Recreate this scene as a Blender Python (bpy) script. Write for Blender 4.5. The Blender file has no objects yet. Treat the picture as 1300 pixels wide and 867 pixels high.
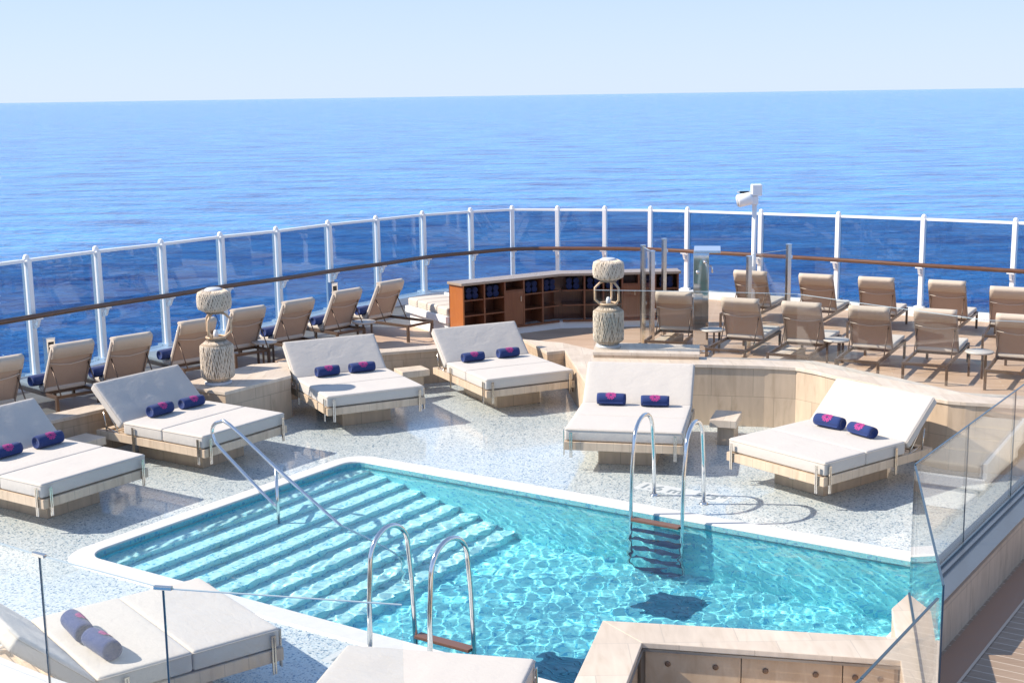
import bpy, bmesh, math, random
from mathutils import Vector, Matrix, noise
random.seed(7)
R = math.radians
S = bpy.context.scene
COL = S.collection

# ------------------------------------------------------------------ helpers
class MB:
    """collects shapes (with UVs in metres) and links them as ONE mesh object"""
    def __init__(s):
        s.v = []; s.f = []; s.uv = []; s.sm = []
    def face(s, pts, uv=None, smooth=False):
        b = len(s.v); s.v += [tuple(p) for p in pts]
        s.f.append(list(range(b, b + len(pts))))
        s.uv.append(uv if uv else [(p[0], p[1]) for p in pts]); s.sm.append(smooth)
        return s
    def prism(s, poly, z0, z1, bottom=True, dz=None):
        n = len(poly)
        area = sum(poly[i][0]*poly[(i+1) % n][1]-poly[(i+1) % n][0]*poly[i][1] for i in range(n))
        if area < 0: poly = poly[::-1]
        s.face([(x, y, z1) for x, y in poly])
        if bottom: s.face([(x, y, z0) for x, y in poly[::-1]])
        d = 0
        for i in range(n):
            a, b = poly[i], poly[(i+1) % n]; l = math.hypot(b[0]-a[0], b[1]-a[1])
            s.face([(a[0], a[1], z0), (b[0], b[1], z0), (b[0], b[1], z1), (a[0], a[1], z1)],
                   [(d, z0), (d+l, z0), (d+l, z1), (d, z1)]); d += l
        return s
    def box(s, c, d, rot=0.0):
        hx, hy = d[0]/2, d[1]/2; cs, sn = math.cos(rot), math.sin(rot)
        p = [(c[0]+x*cs-y*sn, c[1]+x*sn+y*cs) for x, y in ((-hx, -hy), (hx, -hy), (hx, hy), (-hx, hy))]
        return s.prism(p, c[2]-d[2]/2, c[2]+d[2]/2)
    def beam(s, a, b, w, h, up=(0, 0, 1)):
        a, b = Vector(a), Vector(b); t = (b-a).normalized(); up = Vector(up)
        sd = t.cross(up)
        if sd.length < 1e-5: sd = t.cross(Vector((1, 0, 0)))
        sd.normalize(); up = sd.cross(t).normalized()
        L = (b-a).length
        c = [sd*w/2*x+up*h/2*y for x, y in ((-1, -1), (1, -1), (1, 1), (-1, 1))]
        A = [a+k for k in c]; B = [b+k for k in c]
        s.face(A[::-1]); s.face(B)
        for i in range(4):
            j = (i+1) % 4; ww = w if i % 2 == 0 else h
            s.face([A[i], A[j], B[j], B[i]], [(0, 0), (0, ww), (L, ww), (L, 0)])
        return s
    def tube(s, pts, r, n=10, closed=False, r2=None):
        pts = [Vector(p) for p in pts]; m = len(pts); rings = []
        prev = None
        for i, p in enumerate(pts):
            if closed: t = pts[(i+1) % m]-pts[i-1]
            else: t = pts[min(i+1, m-1)]-pts[max(i-1, 0)]
            t.normalize()
            if prev is None:
                prev = t.cross(Vector((0, 0, 1)))
                if prev.length < 1e-4: prev = t.cross(Vector((1, 0, 0)))
            prev = (prev-t*prev.dot(t)).normalized(); bn = t.cross(prev)
            rr = r if r2 is None else r+(r2-r)*i/max(1, m-1)
            rings.append([p+(prev*math.cos(6.28318*k/n)+bn*math.sin(6.28318*k/n))*rr for k in range(n)])
        b = len(s.v)
        for q in rings: s.v += [tuple(x) for x in q]
        for i in range(m if closed else m-1):
            for k in range(n):
                i2 = (i+1) % m
                s.f.append([b+i*n+k, b+i2*n+k, b+i2*n+(k+1) % n, b+i*n+(k+1) % n]); s.sm.append(True)
                s.uv.append([(0, 0)]*4)
        if not closed:
            s.f.append([b+k for k in range(n)]); s.uv.append([(0, 0)]*n); s.sm.append(False)
            s.f.append([b+(m-1)*n+k for k in range(n)][::-1]); s.uv.append([(0, 0)]*n); s.sm.append(False)
        return s
    def lathe(s, prof, c=(0, 0, 0), n=24, smooth=True):
        b = len(s.v); m = len(prof)
        for r, z in prof:
            for k in range(n):
                a = 6.28318*k/n; s.v.append((c[0]+r*math.cos(a), c[1]+r*math.sin(a), c[2]+z))
        for i in range(m-1):
            for k in range(n):
                k2 = (k+1) % n
                s.f.append([b+i*n+k, b+i*n+k2, b+(i+1)*n+k2, b+(i+1)*n+k]); s.sm.append(smooth)
                s.uv.append([(k/n, i/m), ((k+1)/n, i/m), ((k+1)/n, (i+1)/m), (k/n, (i+1)/m)])
        s.f.append([b+k for k in range(n)][::-1]); s.uv.append([(0, 0)]*n); s.sm.append(False)
        s.f.append([b+(m-1)*n+k for k in range(n)]); s.uv.append([(0, 0)]*n); s.sm.append(False)
        return s
    def build(s, name, mat, parent=None, bevel=0.0, seg=2, xf=None):
        me = bpy.data.meshes.new(name)
        vs = s.v if xf is None else [tuple(xf @ Vector(v)) for v in s.v]
        me.from_pydata(vs, [], s.f)
        ul = me.uv_layers.new(name="UVMap"); k = 0
        for u in s.uv:
            for c in u: ul.data[k].uv = c; k += 1
        for p, q in zip(me.polygons, s.sm): p.use_smooth = q
        me.materials.append(mat)
        bm = bmesh.new(); bm.from_mesh(me)
        bmesh.ops.remove_doubles(bm, verts=bm.verts, dist=1e-5)
        if bevel > 0:
            es = [e for e in bm.edges if len(e.link_faces) == 2 and e.calc_face_angle(0) > R(35)]
            bmesh.ops.bevel(bm, geom=es, offset=bevel, segments=seg, affect='EDGES', profile=.6, clamp_overlap=True)
        bmesh.ops.recalc_face_normals(bm, faces=bm.faces)
        bm.to_mesh(me); bm.free(); me.update()
        o = bpy.data.objects.new(name, me); COL.objects.link(o)
        if parent: o.parent = parent
        return o

def tag(o, label=None, cat=None, group=None, kind=None):
    if label: o['label'] = label
    if cat: o['category'] = cat
    if group: o['group'] = group
    if kind: o['kind'] = kind
    return o
def empty(name, loc=(0, 0, 0), rz=0.0):
    o = bpy.data.objects.new(name, None); COL.objects.link(o)
    o.location = loc; o.rotation_euler = (0, 0, rz); o.empty_display_size = .2
    return o
def copy_tree(o, parent=None):
    c = o.copy(); COL.objects.link(c); c.parent = parent
    for ch in list(o.children): copy_tree(ch, c)
    return c
def soft_box(w, l, h, r=.024, puff=.006, nx=20, ny=14, seam=None):
    """upholstered block: rounded edges, slightly domed; centred on x, from y=0 to l, z=0 to h"""
    bm = bmesh.new()
    bmesh.ops.create_cube(bm, size=1)
    for v in bm.verts: v.co = Vector((v.co.x*w, (v.co.y+.5)*l, (v.co.z+.5)*h))
    bmesh.ops.bevel(bm, geom=bm.edges[:], offset=r, segments=4, affect='EDGES', profile=.5)
    for ax, n, lo, hi in ((0, nx, -w/2, w/2), (1, ny, 0, l)):
        for i in range(1, n):
            c = lo+(hi-lo)*i/n; no = Vector((1, 0, 0)) if ax == 0 else Vector((0, 1, 0))
            bmesh.ops.bisect_plane(bm, geom=bm.verts[:]+bm.edges[:]+bm.faces[:], plane_co=no*c, plane_no=no)
    sd = random.random()*50
    for v in bm.verts:
        x, y, z = v.co
        e = max(0, 1-abs(2*x/w)**4)*max(0, 1-abs(2*y/l-1)**4)
        k = (z/h-.5)*2
        nz = noise.noise(Vector((x*2.2+sd, y*2.2, sd)))*.009+noise.noise(Vector((x*6+sd, y*4, 3)))*.005
        v.co.z += (puff*e+nz*e)*k
        side = max(0, 1-abs(k)**3)
        if abs(x) > w/2-r*.6: v.co.x += math.copysign(puff*.5*side, x)
        if y < r*.6: v.co.y -= puff*.5*side
        if y > l-r*.6: v.co.y += puff*.5*side
    for f in bm.faces: f.smooth = True
    bmesh.ops.recalc_face_normals(bm, faces=bm.faces)
    return bm
def bm_obj(bm, name, mat, parent=None, xf=None):
    if xf is not None: bmesh.ops.transform(bm, matrix=xf, verts=bm.verts)
    me = bpy.data.meshes.new(name); bm.to_mesh(me); bm.free(); me.materials.append(mat)
    o = bpy.data.objects.new(name, me); COL.objects.link(o)
    if parent: o.parent = parent
    return o
def arc(c, r, a0, a1, n, ex, ey):
    ex, ey, c = Vector(ex), Vector(ey), Vector(c)
    return [c+ex*r*math.cos(a0+(a1-a0)*i/n)+ey*r*math.sin(a0+(a1-a0)*i/n) for i in range(n+1)]
def offset_line(pts, d):
    """offset an open polyline to its left by d (mitred)"""
    out = []
    for i, p in enumerate(pts):
        ns = []
        for a, b in ((i-1, i), (i, i+1)):
            if a < 0 or b >= len(pts): continue
            dx, dy = pts[b][0]-pts[a][0], pts[b][1]-pts[a][1]; l = math.hypot(dx, dy); ns.append((-dy/l, dx/l))
        nx = sum(k[0] for k in ns)/len(ns); ny = sum(k[1] for k in ns)/len(ns); q = nx*nx+ny*ny
        q = max(q, .35)
        out.append((p[0]+nx*d/q, p[1]+ny*d/q))
    return out

# ------------------------------------------------------------------ materials
class NT:
    def __init__(s, name):
        s.m = bpy.data.materials.new(name); s.m.use_nodes = True; s.t = s.m.node_tree; s.t.nodes.clear()
        s.out = s.n('ShaderNodeOutputMaterial')
    def n(s, typ, **kw):
        k = s.t.nodes.new(typ)
        for a, v in kw.items(): setattr(k, a, v)
        return k
    def l(s, a, b): s.t.links.new(a, b)
    def coord(s, out='Object', scale=(1, 1, 1), rot=(0, 0, 0)):
        c = s.n('ShaderNodeTexCoord'); m = s.n('ShaderNodeMapping')
        m.inputs['Scale'].default_value = scale; m.inputs['Rotation'].default_value = rot
        s.l(c.outputs[out], m.inputs['Vector']); return m.outputs[0]
    def noise(s, vec, scale, detail=3, rough=.5, dist=0):
        k = s.n('ShaderNodeTexNoise'); k.inputs['Scale'].default_value = scale; k.inputs['Detail'].default_value = detail
        k.inputs['Roughness'].default_value = rough; k.inputs['Distortion'].default_value = dist
        s.l(vec, k.inputs['Vector']); return k.outputs['Fac']
    def ramp(s, fac, stops, interp='LINEAR'):
        k = s.n('ShaderNodeValToRGB'); k.color_ramp.interpolation = interp
        e = k.color_ramp.elements
        while len(e) < len(stops): e.new(.5)
        for i, (p, c) in enumerate(stops):
            e[i].position = p; e[i].color = (c, c, c, 1) if isinstance(c, (int, float)) else (*c, 1)
        s.l(fac, k.inputs['Fac']); return k.outputs['Color']
    def mix(s, a, b, fac, mode='MIX'):
        k = s.n('ShaderNodeMix', data_type='RGBA', blend_type=mode)
        for i, v in ((0, fac), (6, a), (7, b)):
            if isinstance(v, (int, float)): k.inputs[i].default_value = v
            elif isinstance(v, tuple): k.inputs[i].default_value = (*v, 1)
            else: s.l(v, k.inputs[i])
        return k.outputs[2]
    def math(s, op, a, b=0.0):
        k = s.n('ShaderNodeMath', operation=op)
        for i, v in ((0, a), (1, b)):
            if isinstance(v, (int, float)): k.inputs[i].default_value = v
            else: s.l(v, k.inputs[i])
        return k.outputs[0]
    def bump(s, h, strength=.3, dist=.01, nrm=None):
        k = s.n('ShaderNodeBump'); k.inputs['Strength'].default_value = strength; k.inputs['Distance'].default_value = dist
        s.l(h, k.inputs['Height'])
        if nrm: s.l(nrm, k.inputs['Normal'])
        return k.outputs[0]
    def bsdf(s, color=(.5, .5, .5), rough=.5, metal=0.0, bump=None, **kw):
        p = s.n('ShaderNodeBsdfPrincipled')
        for nm, v in (('Base Color', color), ('Roughness', rough), ('Metallic', metal)):
            if isinstance(v, tuple): p.inputs[nm].default_value = (*v, 1)
            elif isinstance(v, (int, float)): p.inputs[nm].default_value = v
            else: s.l(v, p.inputs[nm])
        for nm, v in kw.items():
            p.inputs[nm.replace('_', ' ')].default_value = v
        if bump: s.l(bump, p.inputs['Normal'])
        s.l(p.outputs[0], s.out.inputs['Surface']); return p
    def sepx(s, vec, i):
        k = s.n('ShaderNodeSeparateXYZ'); s.l(vec, k.inputs[0]); return k.outputs[i]

def m_mosaic(name, light, mid, dark, tint, wet=.5, fine=.6, sc=56):
    t = NT(name); v = t.coord('Object')
    vo = t.n('ShaderNodeTexVoronoi'); vo.inputs['Scale'].default_value = sc; t.l(v, vo.inputs['Vector'])
    r = t.sepx(vo.outputs['Color'], 0)
    c = t.ramp(r, [(0, dark), (.10, dark), (.13, mid), (.33, tint), (.40, light), (.9, light), (1, mid)], 'LINEAR')
    vo2 = t.n('ShaderNodeTexVoronoi'); vo2.inputs['Scale'].default_value = 80; t.l(v, vo2.inputs['Vector'])
    c2 = t.ramp(t.sepx(vo2.outputs['Color'], 1), [(0, fine), (.2, (1+fine)/2), (.45, 1), (1, 1)])
    c = t.mix(c, c2, 1.0, 'MULTIPLY')
    big = t.ramp(t.noise(v, .7, 3), [(.3, .93), (.7, 1.0)])
    c = t.mix(c, big, 1.0, 'MULTIPLY')
    w = t.ramp(t.noise(v, .55, 4, .6), [(.42, .16), (.58, .02)])
    b = t.bump(vo.outputs['Distance'], .12, .004)
    wv = t.bump(t.noise(v, 9, 2), .05, .02)
    p = t.bsdf(c, t.ramp(r, [(0, .35), (1, .6)]), bump=b, Coat_Weight=wet, Coat_IOR=1.5)
    t.l(w, p.inputs['Coat Roughness']); t.l(wv, p.inputs['Coat Normal'])
    return t.m
def m_stone(name, base, vein, tile=(.6, .3), joint=.6, rough=.45):
    t = NT(name); uv = t.coord('UV'); obj = t.coord('Object')
    st = t.noise(t.coord('UV', (4.5, .8, 1)), 2.2, 6, .55, .5)
    c = t.ramp(st, [(.25, vein), (.46, base), (.72, tuple(min(1, x*1.12) for x in base))])
    br = t.n('ShaderNodeTexBrick'); t.l(uv, br.inputs['Vector'])
    br.inputs['Scale'].default_value = 1; br.inputs['Mortar Size'].default_value = .005
    br.inputs['Brick Width'].default_value = tile[0]; br.inputs['Row Height'].default_value = tile[1]
    br.inputs['Color1'].default_value = (1, 1, 1, 1); br.inputs['Color2'].default_value = (.86, .84, .82, 1)
    br.inputs['Mortar'].default_value = (joint, joint, joint, 1); br.inputs['Mortar Smooth'].default_value = .2
    c = t.mix(c, br.outputs['Color'], 1.0, 'MULTIPLY')
    c = t.mix(c, t.ramp(t.noise(obj, 1.4, 4), [(.3, .88), (.7, 1.04)]), 1.0, 'MULTIPLY')
    t.bsdf(c, t.ramp(st, [(.2, rough+.1), (.8, rough-.08)]), bump=t.bump(t.noise(obj, 60, 3), .08, .004))
    return t.m
def m_teak(name, rotz, seam=(.60, .50, .40), dk=1.0):
    t = NT(name); v = t.coord('Object', (1, 1, 1), (0, 0, rotz))
    br = t.n('ShaderNodeTexBrick'); t.l(v, br.inputs['Vector'])
    br.inputs['Scale'].default_value = 1; br.inputs['Mortar Size'].default_value = .006; br.inputs['Brick Width'].default_value = 3.2
    br.inputs['Row Height'].default_value = .14; br.inputs['Mortar Smooth'].default_value = .3
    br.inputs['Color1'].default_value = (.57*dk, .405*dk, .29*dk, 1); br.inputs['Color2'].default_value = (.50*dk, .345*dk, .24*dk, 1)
    br.inputs['Mortar'].default_value = (*seam, 1)
    g = t.noise(t.coord('Object', (1.5, 30, 1), (0, 0, rotz)), 2, 4, .6)
    c = t.mix(br.outputs['Color'], t.ramp(g, [(.3, .86), (.7, 1.06)]), 1.0, 'MULTIPLY')
    c = t.mix(c, t.ramp(t.noise(t.coord('Object'), .8, 3), [(.3, .9), (.7, 1.05)]), 1.0, 'MULTIPLY')
    t.bsdf(c, t.ramp(g, [(.3, .6), (.7, .45)]), bump=t.bump(g, .15, .003))
    return t.m
def m_fabric(name, col, scale=420, rough=.85, var=.05, sheen=.2):
    t = NT(name); v = t.coord('Object')
    w = t.n('ShaderNodeTexWave'); w.inputs['Scale'].default_value = scale/8; w.inputs['Distortion'].default_value = 1.5; t.l(v, w.inputs['Vector'])
    n = t.noise(v, scale/3, 2)
    lo = tuple(x*(1-var) for x in col); hi = tuple(min(1, x*(1+var)) for x in col)
    c = t.mix(lo, hi, t.noise(v, 3.5, 5, .6)); c = t.mix(c, t.ramp(n, [(.3, .93), (.7, 1.03)]), 1.0, 'MULTIPLY')
    b = t.bump(t.noise(t.coord('Object', (1, 1.8, 1)), 6, 5, .6, .8), .45, .014, t.bump(n, .25, .002))
    t.bsdf(c, rough, bump=b, Sheen_Weight=sheen)
    return t.m
def m_plain(name, col, rough=.4, metal=0.0, nscale=25, var=.06, bump=.03, **kw):
    t = NT(name); v = t.coord('Object'); n = t.noise(v, nscale, 4)
    lo = tuple(x*(1-var) for x in col); hi = tuple(min(1, x*(1+var)) for x in col)
    t.bsdf(t.mix(lo, hi, n), t.ramp(n, [(.2, max(.02, rough*.8)), (.8, min(1, rough*1.2))]), metal, bump=t.bump(n, bump, .004), **kw)
    return t.m
def m_wood(name, a, b, rough=.35, axis=(1, 14, 14), coat=.2):
    t = NT(name); n = t.noise(t.coord('Object', axis), 3, 5, .6, .6)
    t.bsdf(t.ramp(n, [(.3, a), (.7, b)]), rough, bump=t.bump(n, .1, .003), Coat_Weight=coat)
    return t.m
def m_glass(name, tint, refl=1.0, rough=.0, ior=1.5):
    t = NT(name)
    tr = t.n('ShaderNodeBsdfTransparent'); tr.inputs[0].default_value = (*tint, 1)
    gl = t.n('ShaderNodeBsdfGlossy'); gl.inputs['Roughness'].default_value = rough
    gl.inputs['Color'].default_value = (refl, refl, refl, 1)
    # the pane lets light straight through, so both faces use the air-to-glass reflectance
    ge = t.n('ShaderNodeNewGeometry'); io = t.math('ADD', ior, t.math('MULTIPLY', ge.outputs['Backfacing'], 1/ior-ior))
    fr = t.n('ShaderNodeFresnel'); t.l(io, fr.inputs['IOR'])
    mx = t.n('ShaderNodeMixShader'); t.l(fr.outputs[0], mx.inputs[0]); t.l(tr.outputs[0], mx.inputs[1]); t.l(gl.outputs[0], mx.inputs[2])
    t.l(mx.outputs[0], t.out.inputs['Surface'])
    return t.m

M = {}
M['deck'] = m_mosaic('mosaic_deck', (.66, .715, .71), (.47, .56, .59), (.12, .22, .32), (.57, .655, .67), 1.0)
M['pooltile'] = m_mosaic('pool_tile', (.30, .95, 1.0), (.21, .88, 1.0), (.08, .60, .86), (.26, .92, 1.0), 0, .85, 34)
M['steptile'] = m_mosaic('step_tile', (.58, 1.0, 1.0), (.42, .94, 1.0), (.20, .66, .86), (.52, .97, 1.0), 0, .85, 34)
M['coping'] = m_plain('coping_stone', (.68, .665, .64), .4, 0, 12, .05)
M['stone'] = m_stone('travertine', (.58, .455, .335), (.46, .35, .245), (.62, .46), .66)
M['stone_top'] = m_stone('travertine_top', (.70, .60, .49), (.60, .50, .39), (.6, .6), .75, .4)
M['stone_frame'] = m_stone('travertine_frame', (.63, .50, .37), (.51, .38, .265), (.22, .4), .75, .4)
M['panel'] = m_wood('panel_stone', (.48, .34, .22), (.62, .48, .34), .45, (3, 3, 1), 0)
M['teak'] = m_teak('teak_deck', R(12)); M['teak_side'] = m_teak('teak_side', R(34), (.68, .56, .45), .72)  # side deck is the same teak, with shade put into its colour
M['border'] = m_plain('teak_border', (.40, .225, .145), .5, 0, 9, .12)
M['caulk'] = m_plain('caulk', (.66, .52, .40), .6)
M['cushion'] = m_fabric('cushion_fabric', (.56, .52, .475), 420, .9, .03)
M['cream'] = m_fabric('cream_fabric', (.60, .53, .45), 420, .9, .04)
M['taupe'] = m_fabric('taupe_fabric', (.55, .46, .37), 420, .9, .04)  # cream head cushions, the shade on their rear side put into the colour
M['sling'] = m_fabric('sling_mesh', (.45, .325, .245), 700, .7, .06, 0)
M['navy'] = m_fabric('navy_terry', (.014, .036, .15), 260, .95, .25, .12)
M['navy_dark'] = m_fabric('navy_shaded_pile', (.010, .018, .07), 260, .95, .25, .05)  # navy terry with the shade inside the cabinet put into the colour
M['pink'] = m_fabric('magenta_thread', (.40, .04, .22), 500, .8, .2, .05)
M['rope'] = m_fabric('woven_rope', (.67, .57, .45), 300, .85, .10)
M['rope_core'] = m_fabric('rope_core', (.36, .28, .20), 200, .9, .2)
M['rope_dark'] = m_plain('lantern_core', (.26, .21, .16), .9)
M['bamboo'] = m_wood('bamboo', (.50, .33, .19), (.66, .47, .30), .4)
M['steel'] = m_plain('polished_steel', (.74, .74, .74), .12, 1.0, 40, .03, .01)
M['mirror'] = m_plain('mirror_steel', (.72, .73, .74), .04, 1.0, 6, .02, .01)
M['bronze'] = m_plain('brushed_post', (.66, .60, .53), .22, 1.0, 40, .05, .01)
M['brown_metal'] = m_plain('brown_metal', (.13, .085, .06), .4, .3, 40)
M['taupe_metal'] = m_plain('taupe_metal', (.30, .24, .20), .4, .2, 40)
M['white'] = m_plain('white_paint', (.88, .88, .88), .35, 0, 20, .03)
M['rail_wood'] = m_wood('rail_wood', (.085, .035, .018), (.17, .075, .035), .3, (2, 2, 20), .5)
M['mahogany'] = m_wood('mahogany', (.10, .032, .016), (.16, .055, .026), .35, (14, 14, 1))
M['cab_wood'] = m_wood('cab_wood', (.14, .045, .021), (.20, .07, .031), .35, (14, 14, 1))
M['cab_top'] = m_plain('cab_top', (.35, .28, .22), .3, 0, 9, .1)
M['orange_wood'] = m_wood('orange_wood', (.36, .11, .028), (.44, .15, .04), .35, (14, 14, 1))
M['knot'] = m_plain('brown_knob', (.20, .12, .075), .45, 0, 60, .2)
M['dark'] = m_plain('dark_plastic', (.012, .012, .014), .3)
M['grey'] = m_plain('grey_cap', (.55, .57, .60), .45)
M['greytop'] = m_plain('grey_stone_top', (.55, .51, .46), .35)
M['glass'] = m_glass('clear_glass', (.955, .968, .965), ior=1.40)
M['tinted'] = m_glass('tinted_glass', (.47, .585, .70))
M['channel'] = m_plain('channel_metal', (.30, .29, .28), .35, .8)
M['edge'] = m_plain('glass_edge', (.045, .075, .10), .15)
M['pale'] = m_plain('pale_tile', (.58, .61, .61), .45, 0, 30, .1)
M['ink'] = m_plain('marking_inlay', (.24, .29, .32), .5)
M['tread'] = m_plain('ladder_tread', (.17, .085, .06), .4)
M['tread_blue'] = m_plain('underwater_tread', (.05, .06, .16), .4)
M['drain'] = m_plain('drain_grate', (.06, .34, .46), .5)
M['rim'] = m_plain('glass_rim', (.40, .47, .48), .15)
M['bulb'] = m_plain('frosted_glass', (.75, .76, .76), .3)

def m_water():
    t = NT('pool_water')
    p = t.n('ShaderNodeBsdfGlass'); p.inputs['Roughness'].default_value = 0; p.inputs['IOR'].default_value = 1.24
    p.inputs['Color'].default_value = (.98, 1, 1, 1); t.l(p.outputs[0], t.out.inputs['Surface'])
    return t.m
M['water'] = m_water()
def m_sea():
    t = NT('sea_water'); v = t.coord('Object')
    n1 = t.noise(t.coord('Object', (.13, .20, 1), (0, 0, R(-8))), 1.0, 6, .62, .4)
    n2 = t.noise(t.coord('Object', (.030, .060, 1), (0, 0, R(10))), 1.0, 4, .6)
    n3 = t.noise(t.coord('Object', (.5, .8, 1)), 1.0, 3, .6)
    b = t.bump(n2, 1.0, 6.5); b = t.bump(n1, 1.0, 3.4, b); b = t.bump(n3, 1.0, .45, b)
    wave_shade = t.noise(t.coord('Object', (.018, .05, 1), (0, 0, R(4))), 1.0, 9, .76)
    c = t.ramp(wave_shade, [(.385, (.006, .085, .36)), (.455, (.024, .235, .62)), (.57, (.075, .40, .82))])  # dark wave troughs and pale sky reflection painted into the base colour
    t.bsdf(c, .09, bump=b, IOR=1.33, Specular_IOR_Level=.40)
    return t.m
M['sea'] = m_sea()

# ------------------------------------------------------------------ world, sun, camera
SUN_EL, SUN_AZ = R(38.5), R(178)      # towards the sun, from +X
w = bpy.data.worlds.new("World"); S.world = w; w.use_nodes = True
nt = w.node_tree; bg = nt.nodes['Background']
sky = nt.nodes.new('ShaderNodeTexSky'); sky.sky_type = 'NISHITA'; sky.sun_disc = False
sky.sun_elevation = SUN_EL; sky.sun_rotation = math.pi/2-SUN_AZ
sky.altitude = 0; sky.air_density = 1.0; sky.dust_density = .4; sky.ozone_density = 3.0
tc = nt.nodes.new('ShaderNodeTexCoord'); sx = nt.nodes.new('ShaderNodeSeparateXYZ'); nt.links.new(tc.outputs['Generated'], sx.inputs[0])
cr = nt.nodes.new('ShaderNodeValToRGB'); e = cr.color_ramp.elements      # pale sea haze low over the horizon, by elevation
e[0].position = 0; e[0].color = (.54, .645, .90, 1); e[1].position = .5; e[1].color = (.40, .55, .86, 1)
for ps, cl in ((.10, (.43, .565, .90)), (.2, (.38, .56, .88))):
    q = e.new(ps); q.color = (*cl, 1)
nt.links.new(sx.outputs['Z'], cr.inputs['Fac'])
vm = nt.nodes.new('ShaderNodeVectorMath'); vm.operation = 'SCALE'; vm.inputs['Scale'].default_value = 9.6; nt.links.new(cr.outputs['Color'], vm.inputs[0])
fm = nt.nodes.new('ShaderNodeMapRange'); fm.inputs['From Min'].default_value = .05; fm.inputs['From Max'].default_value = .6; fm.inputs['To Min'].default_value = .88; fm.inputs['To Max'].default_value = .35
nt.links.new(sx.outputs['Z'], fm.inputs['Value'])
mxs = nt.nodes.new('ShaderNodeMix'); mxs.data_type = 'RGBA'; nt.links.new(fm.outputs[0], mxs.inputs[0]); nt.links.new(sky.outputs[0], mxs.inputs[6]); nt.links.new(vm.outputs[0], mxs.inputs[7])
nt.links.new(mxs.outputs[2], bg.inputs[0]); bg.inputs[1].default_value = .09
sl = bpy.data.lights.new('sun', 'SUN'); sl.energy = 4.6; sl.angle = R(.53); sl.color = (1, .90, .77)
so = bpy.data.objects.new('sun', sl); COL.objects.link(so)
sd = Vector((math.cos(SUN_AZ)*math.cos(SUN_EL), math.sin(SUN_AZ)*math.cos(SUN_EL), math.sin(SUN_EL)))
so.rotation_euler = sd.to_track_quat('Z', 'Y').to_euler(); so.location = sd*60
try: sl.cycles.is_caustics_light = True
except Exception: pass
F_PX, PITCH, ROLL, HCAM = 1697.43, R(10.4564), .014886, 4.957
cd = bpy.data.cameras.new('camera'); cd.sensor_width = 36; cd.lens = 36*F_PX/1300; cd.clip_end = 60000; cd.clip_start = .1
co = bpy.data.objects.new('camera', cd); COL.objects.link(co)
fw = Vector((0, math.cos(PITCH), -math.sin(PITCH))); rt = Vector((1, 0, 0)); up = rt.cross(fw)
r2 = rt*math.cos(ROLL)-up*math.sin(ROLL); u2 = up*math.cos(ROLL)+rt*math.sin(ROLL)
co.matrix_world = Matrix(((r2.x, u2.x, -fw.x, 0), (r2.y, u2.y, -fw.y, 0), (r2.z, u2.z, -fw.z, HCAM), (0, 0, 0, 1)))
S.camera = co
S.view_settings.view_transform = 'Standard'; S.view_settings.look = 'None'; S.view_settings.gamma = 1; S.view_settings.exposure = 0.66
S.cycles.transparent_max_bounces = 24; S.cycles.max_bounces = 14; S.cycles.transmission_bounces = 10
S.cycles.use_denoising = True; S.cycles.caustics_reflective = False; S.cycles.caustics_refractive = True
S.cycles.sample_clamp_indirect = 6

# ------------------------------------------------------------------ sea
SEA = -34
mb = MB(); rs = [0, 60, 200, 600, 2000, 7000, 22000, 50000]
for i in range(len(rs)-1):
    for k in range(48):
        a0, a1 = 6.28318*k/48, 6.28318*(k+1)/48
        q = [(rs[i]*math.cos(a0), rs[i]*math.sin(a0), 0), (rs[i+1]*math.cos(a0), rs[i+1]*math.sin(a0), 0),
             (rs[i+1]*math.cos(a1), rs[i+1]*math.sin(a1), 0), (rs[i]*math.cos(a1), rs[i]*math.sin(a1), 0)]
        if i == 0: q = [q[0], q[1], q[2]]
        mb.face(q)
o = mb.build('sea', M['sea']); o.location = (0, 0, SEA); tag(o, kind='structure')

# ------------------------------------------------------------------ pool frame
UX, UY, VX, VY = .829, -.559, .559, .829
def P(u, v, z=0.0): return (u*UX+v*VX, u*UY+v*VY, z)
def P2(u, v): return (u*UX+v*VX, u*UY+v*VY)
U0, U1, V0, V1 = -11.86, -3.66, 9.07, 13.62
DEPTH, WL = -1.5, -.055
def rounded(u0, u1, v0, v1, r, n=7):
    pts = []
    for cu, cv, a in ((u1-r, v1-r, 0), (u0+r, v1-r, 90), (u0+r, v0+r, 180), (u1-r, v0+r, 270)):
        for i in range(n+1):
            t = R(a+90*i/n); pts.append((cu+r*math.cos(t), cv+r*math.sin(t)))
    return pts
inner = rounded(U0, U1, V0, V1, .26); outer = rounded(U0-.23, U1+.23, V0-.27, V1+.28, .42)
def ring_fill(bm, outer_pts, inner_pts, z):
    es = []
    for pts in (outer_pts, inner_pts):
        vs = [bm.verts.new((x, y, z)) for x, y in pts]
        es += [bm.edges.new((vs[i], vs[(i+1) % len(vs)])) for i in range(len(vs))]
    bmesh.ops.triangle_fill(bm, use_beauty=True, use_dissolve=False, edges=es)
bm = bmesh.new()
ring_fill(bm, [(-14, 6), (9, 6), (9, 24.4), (-14, 24.4)], [P2(*q) for q in outer], 0)
for f in bm.faces:
    if f.normal.z < 0: f.normal_flip()
tag(bm_obj(bm, 'pool_deck', M['deck']), kind='structure')
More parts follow.
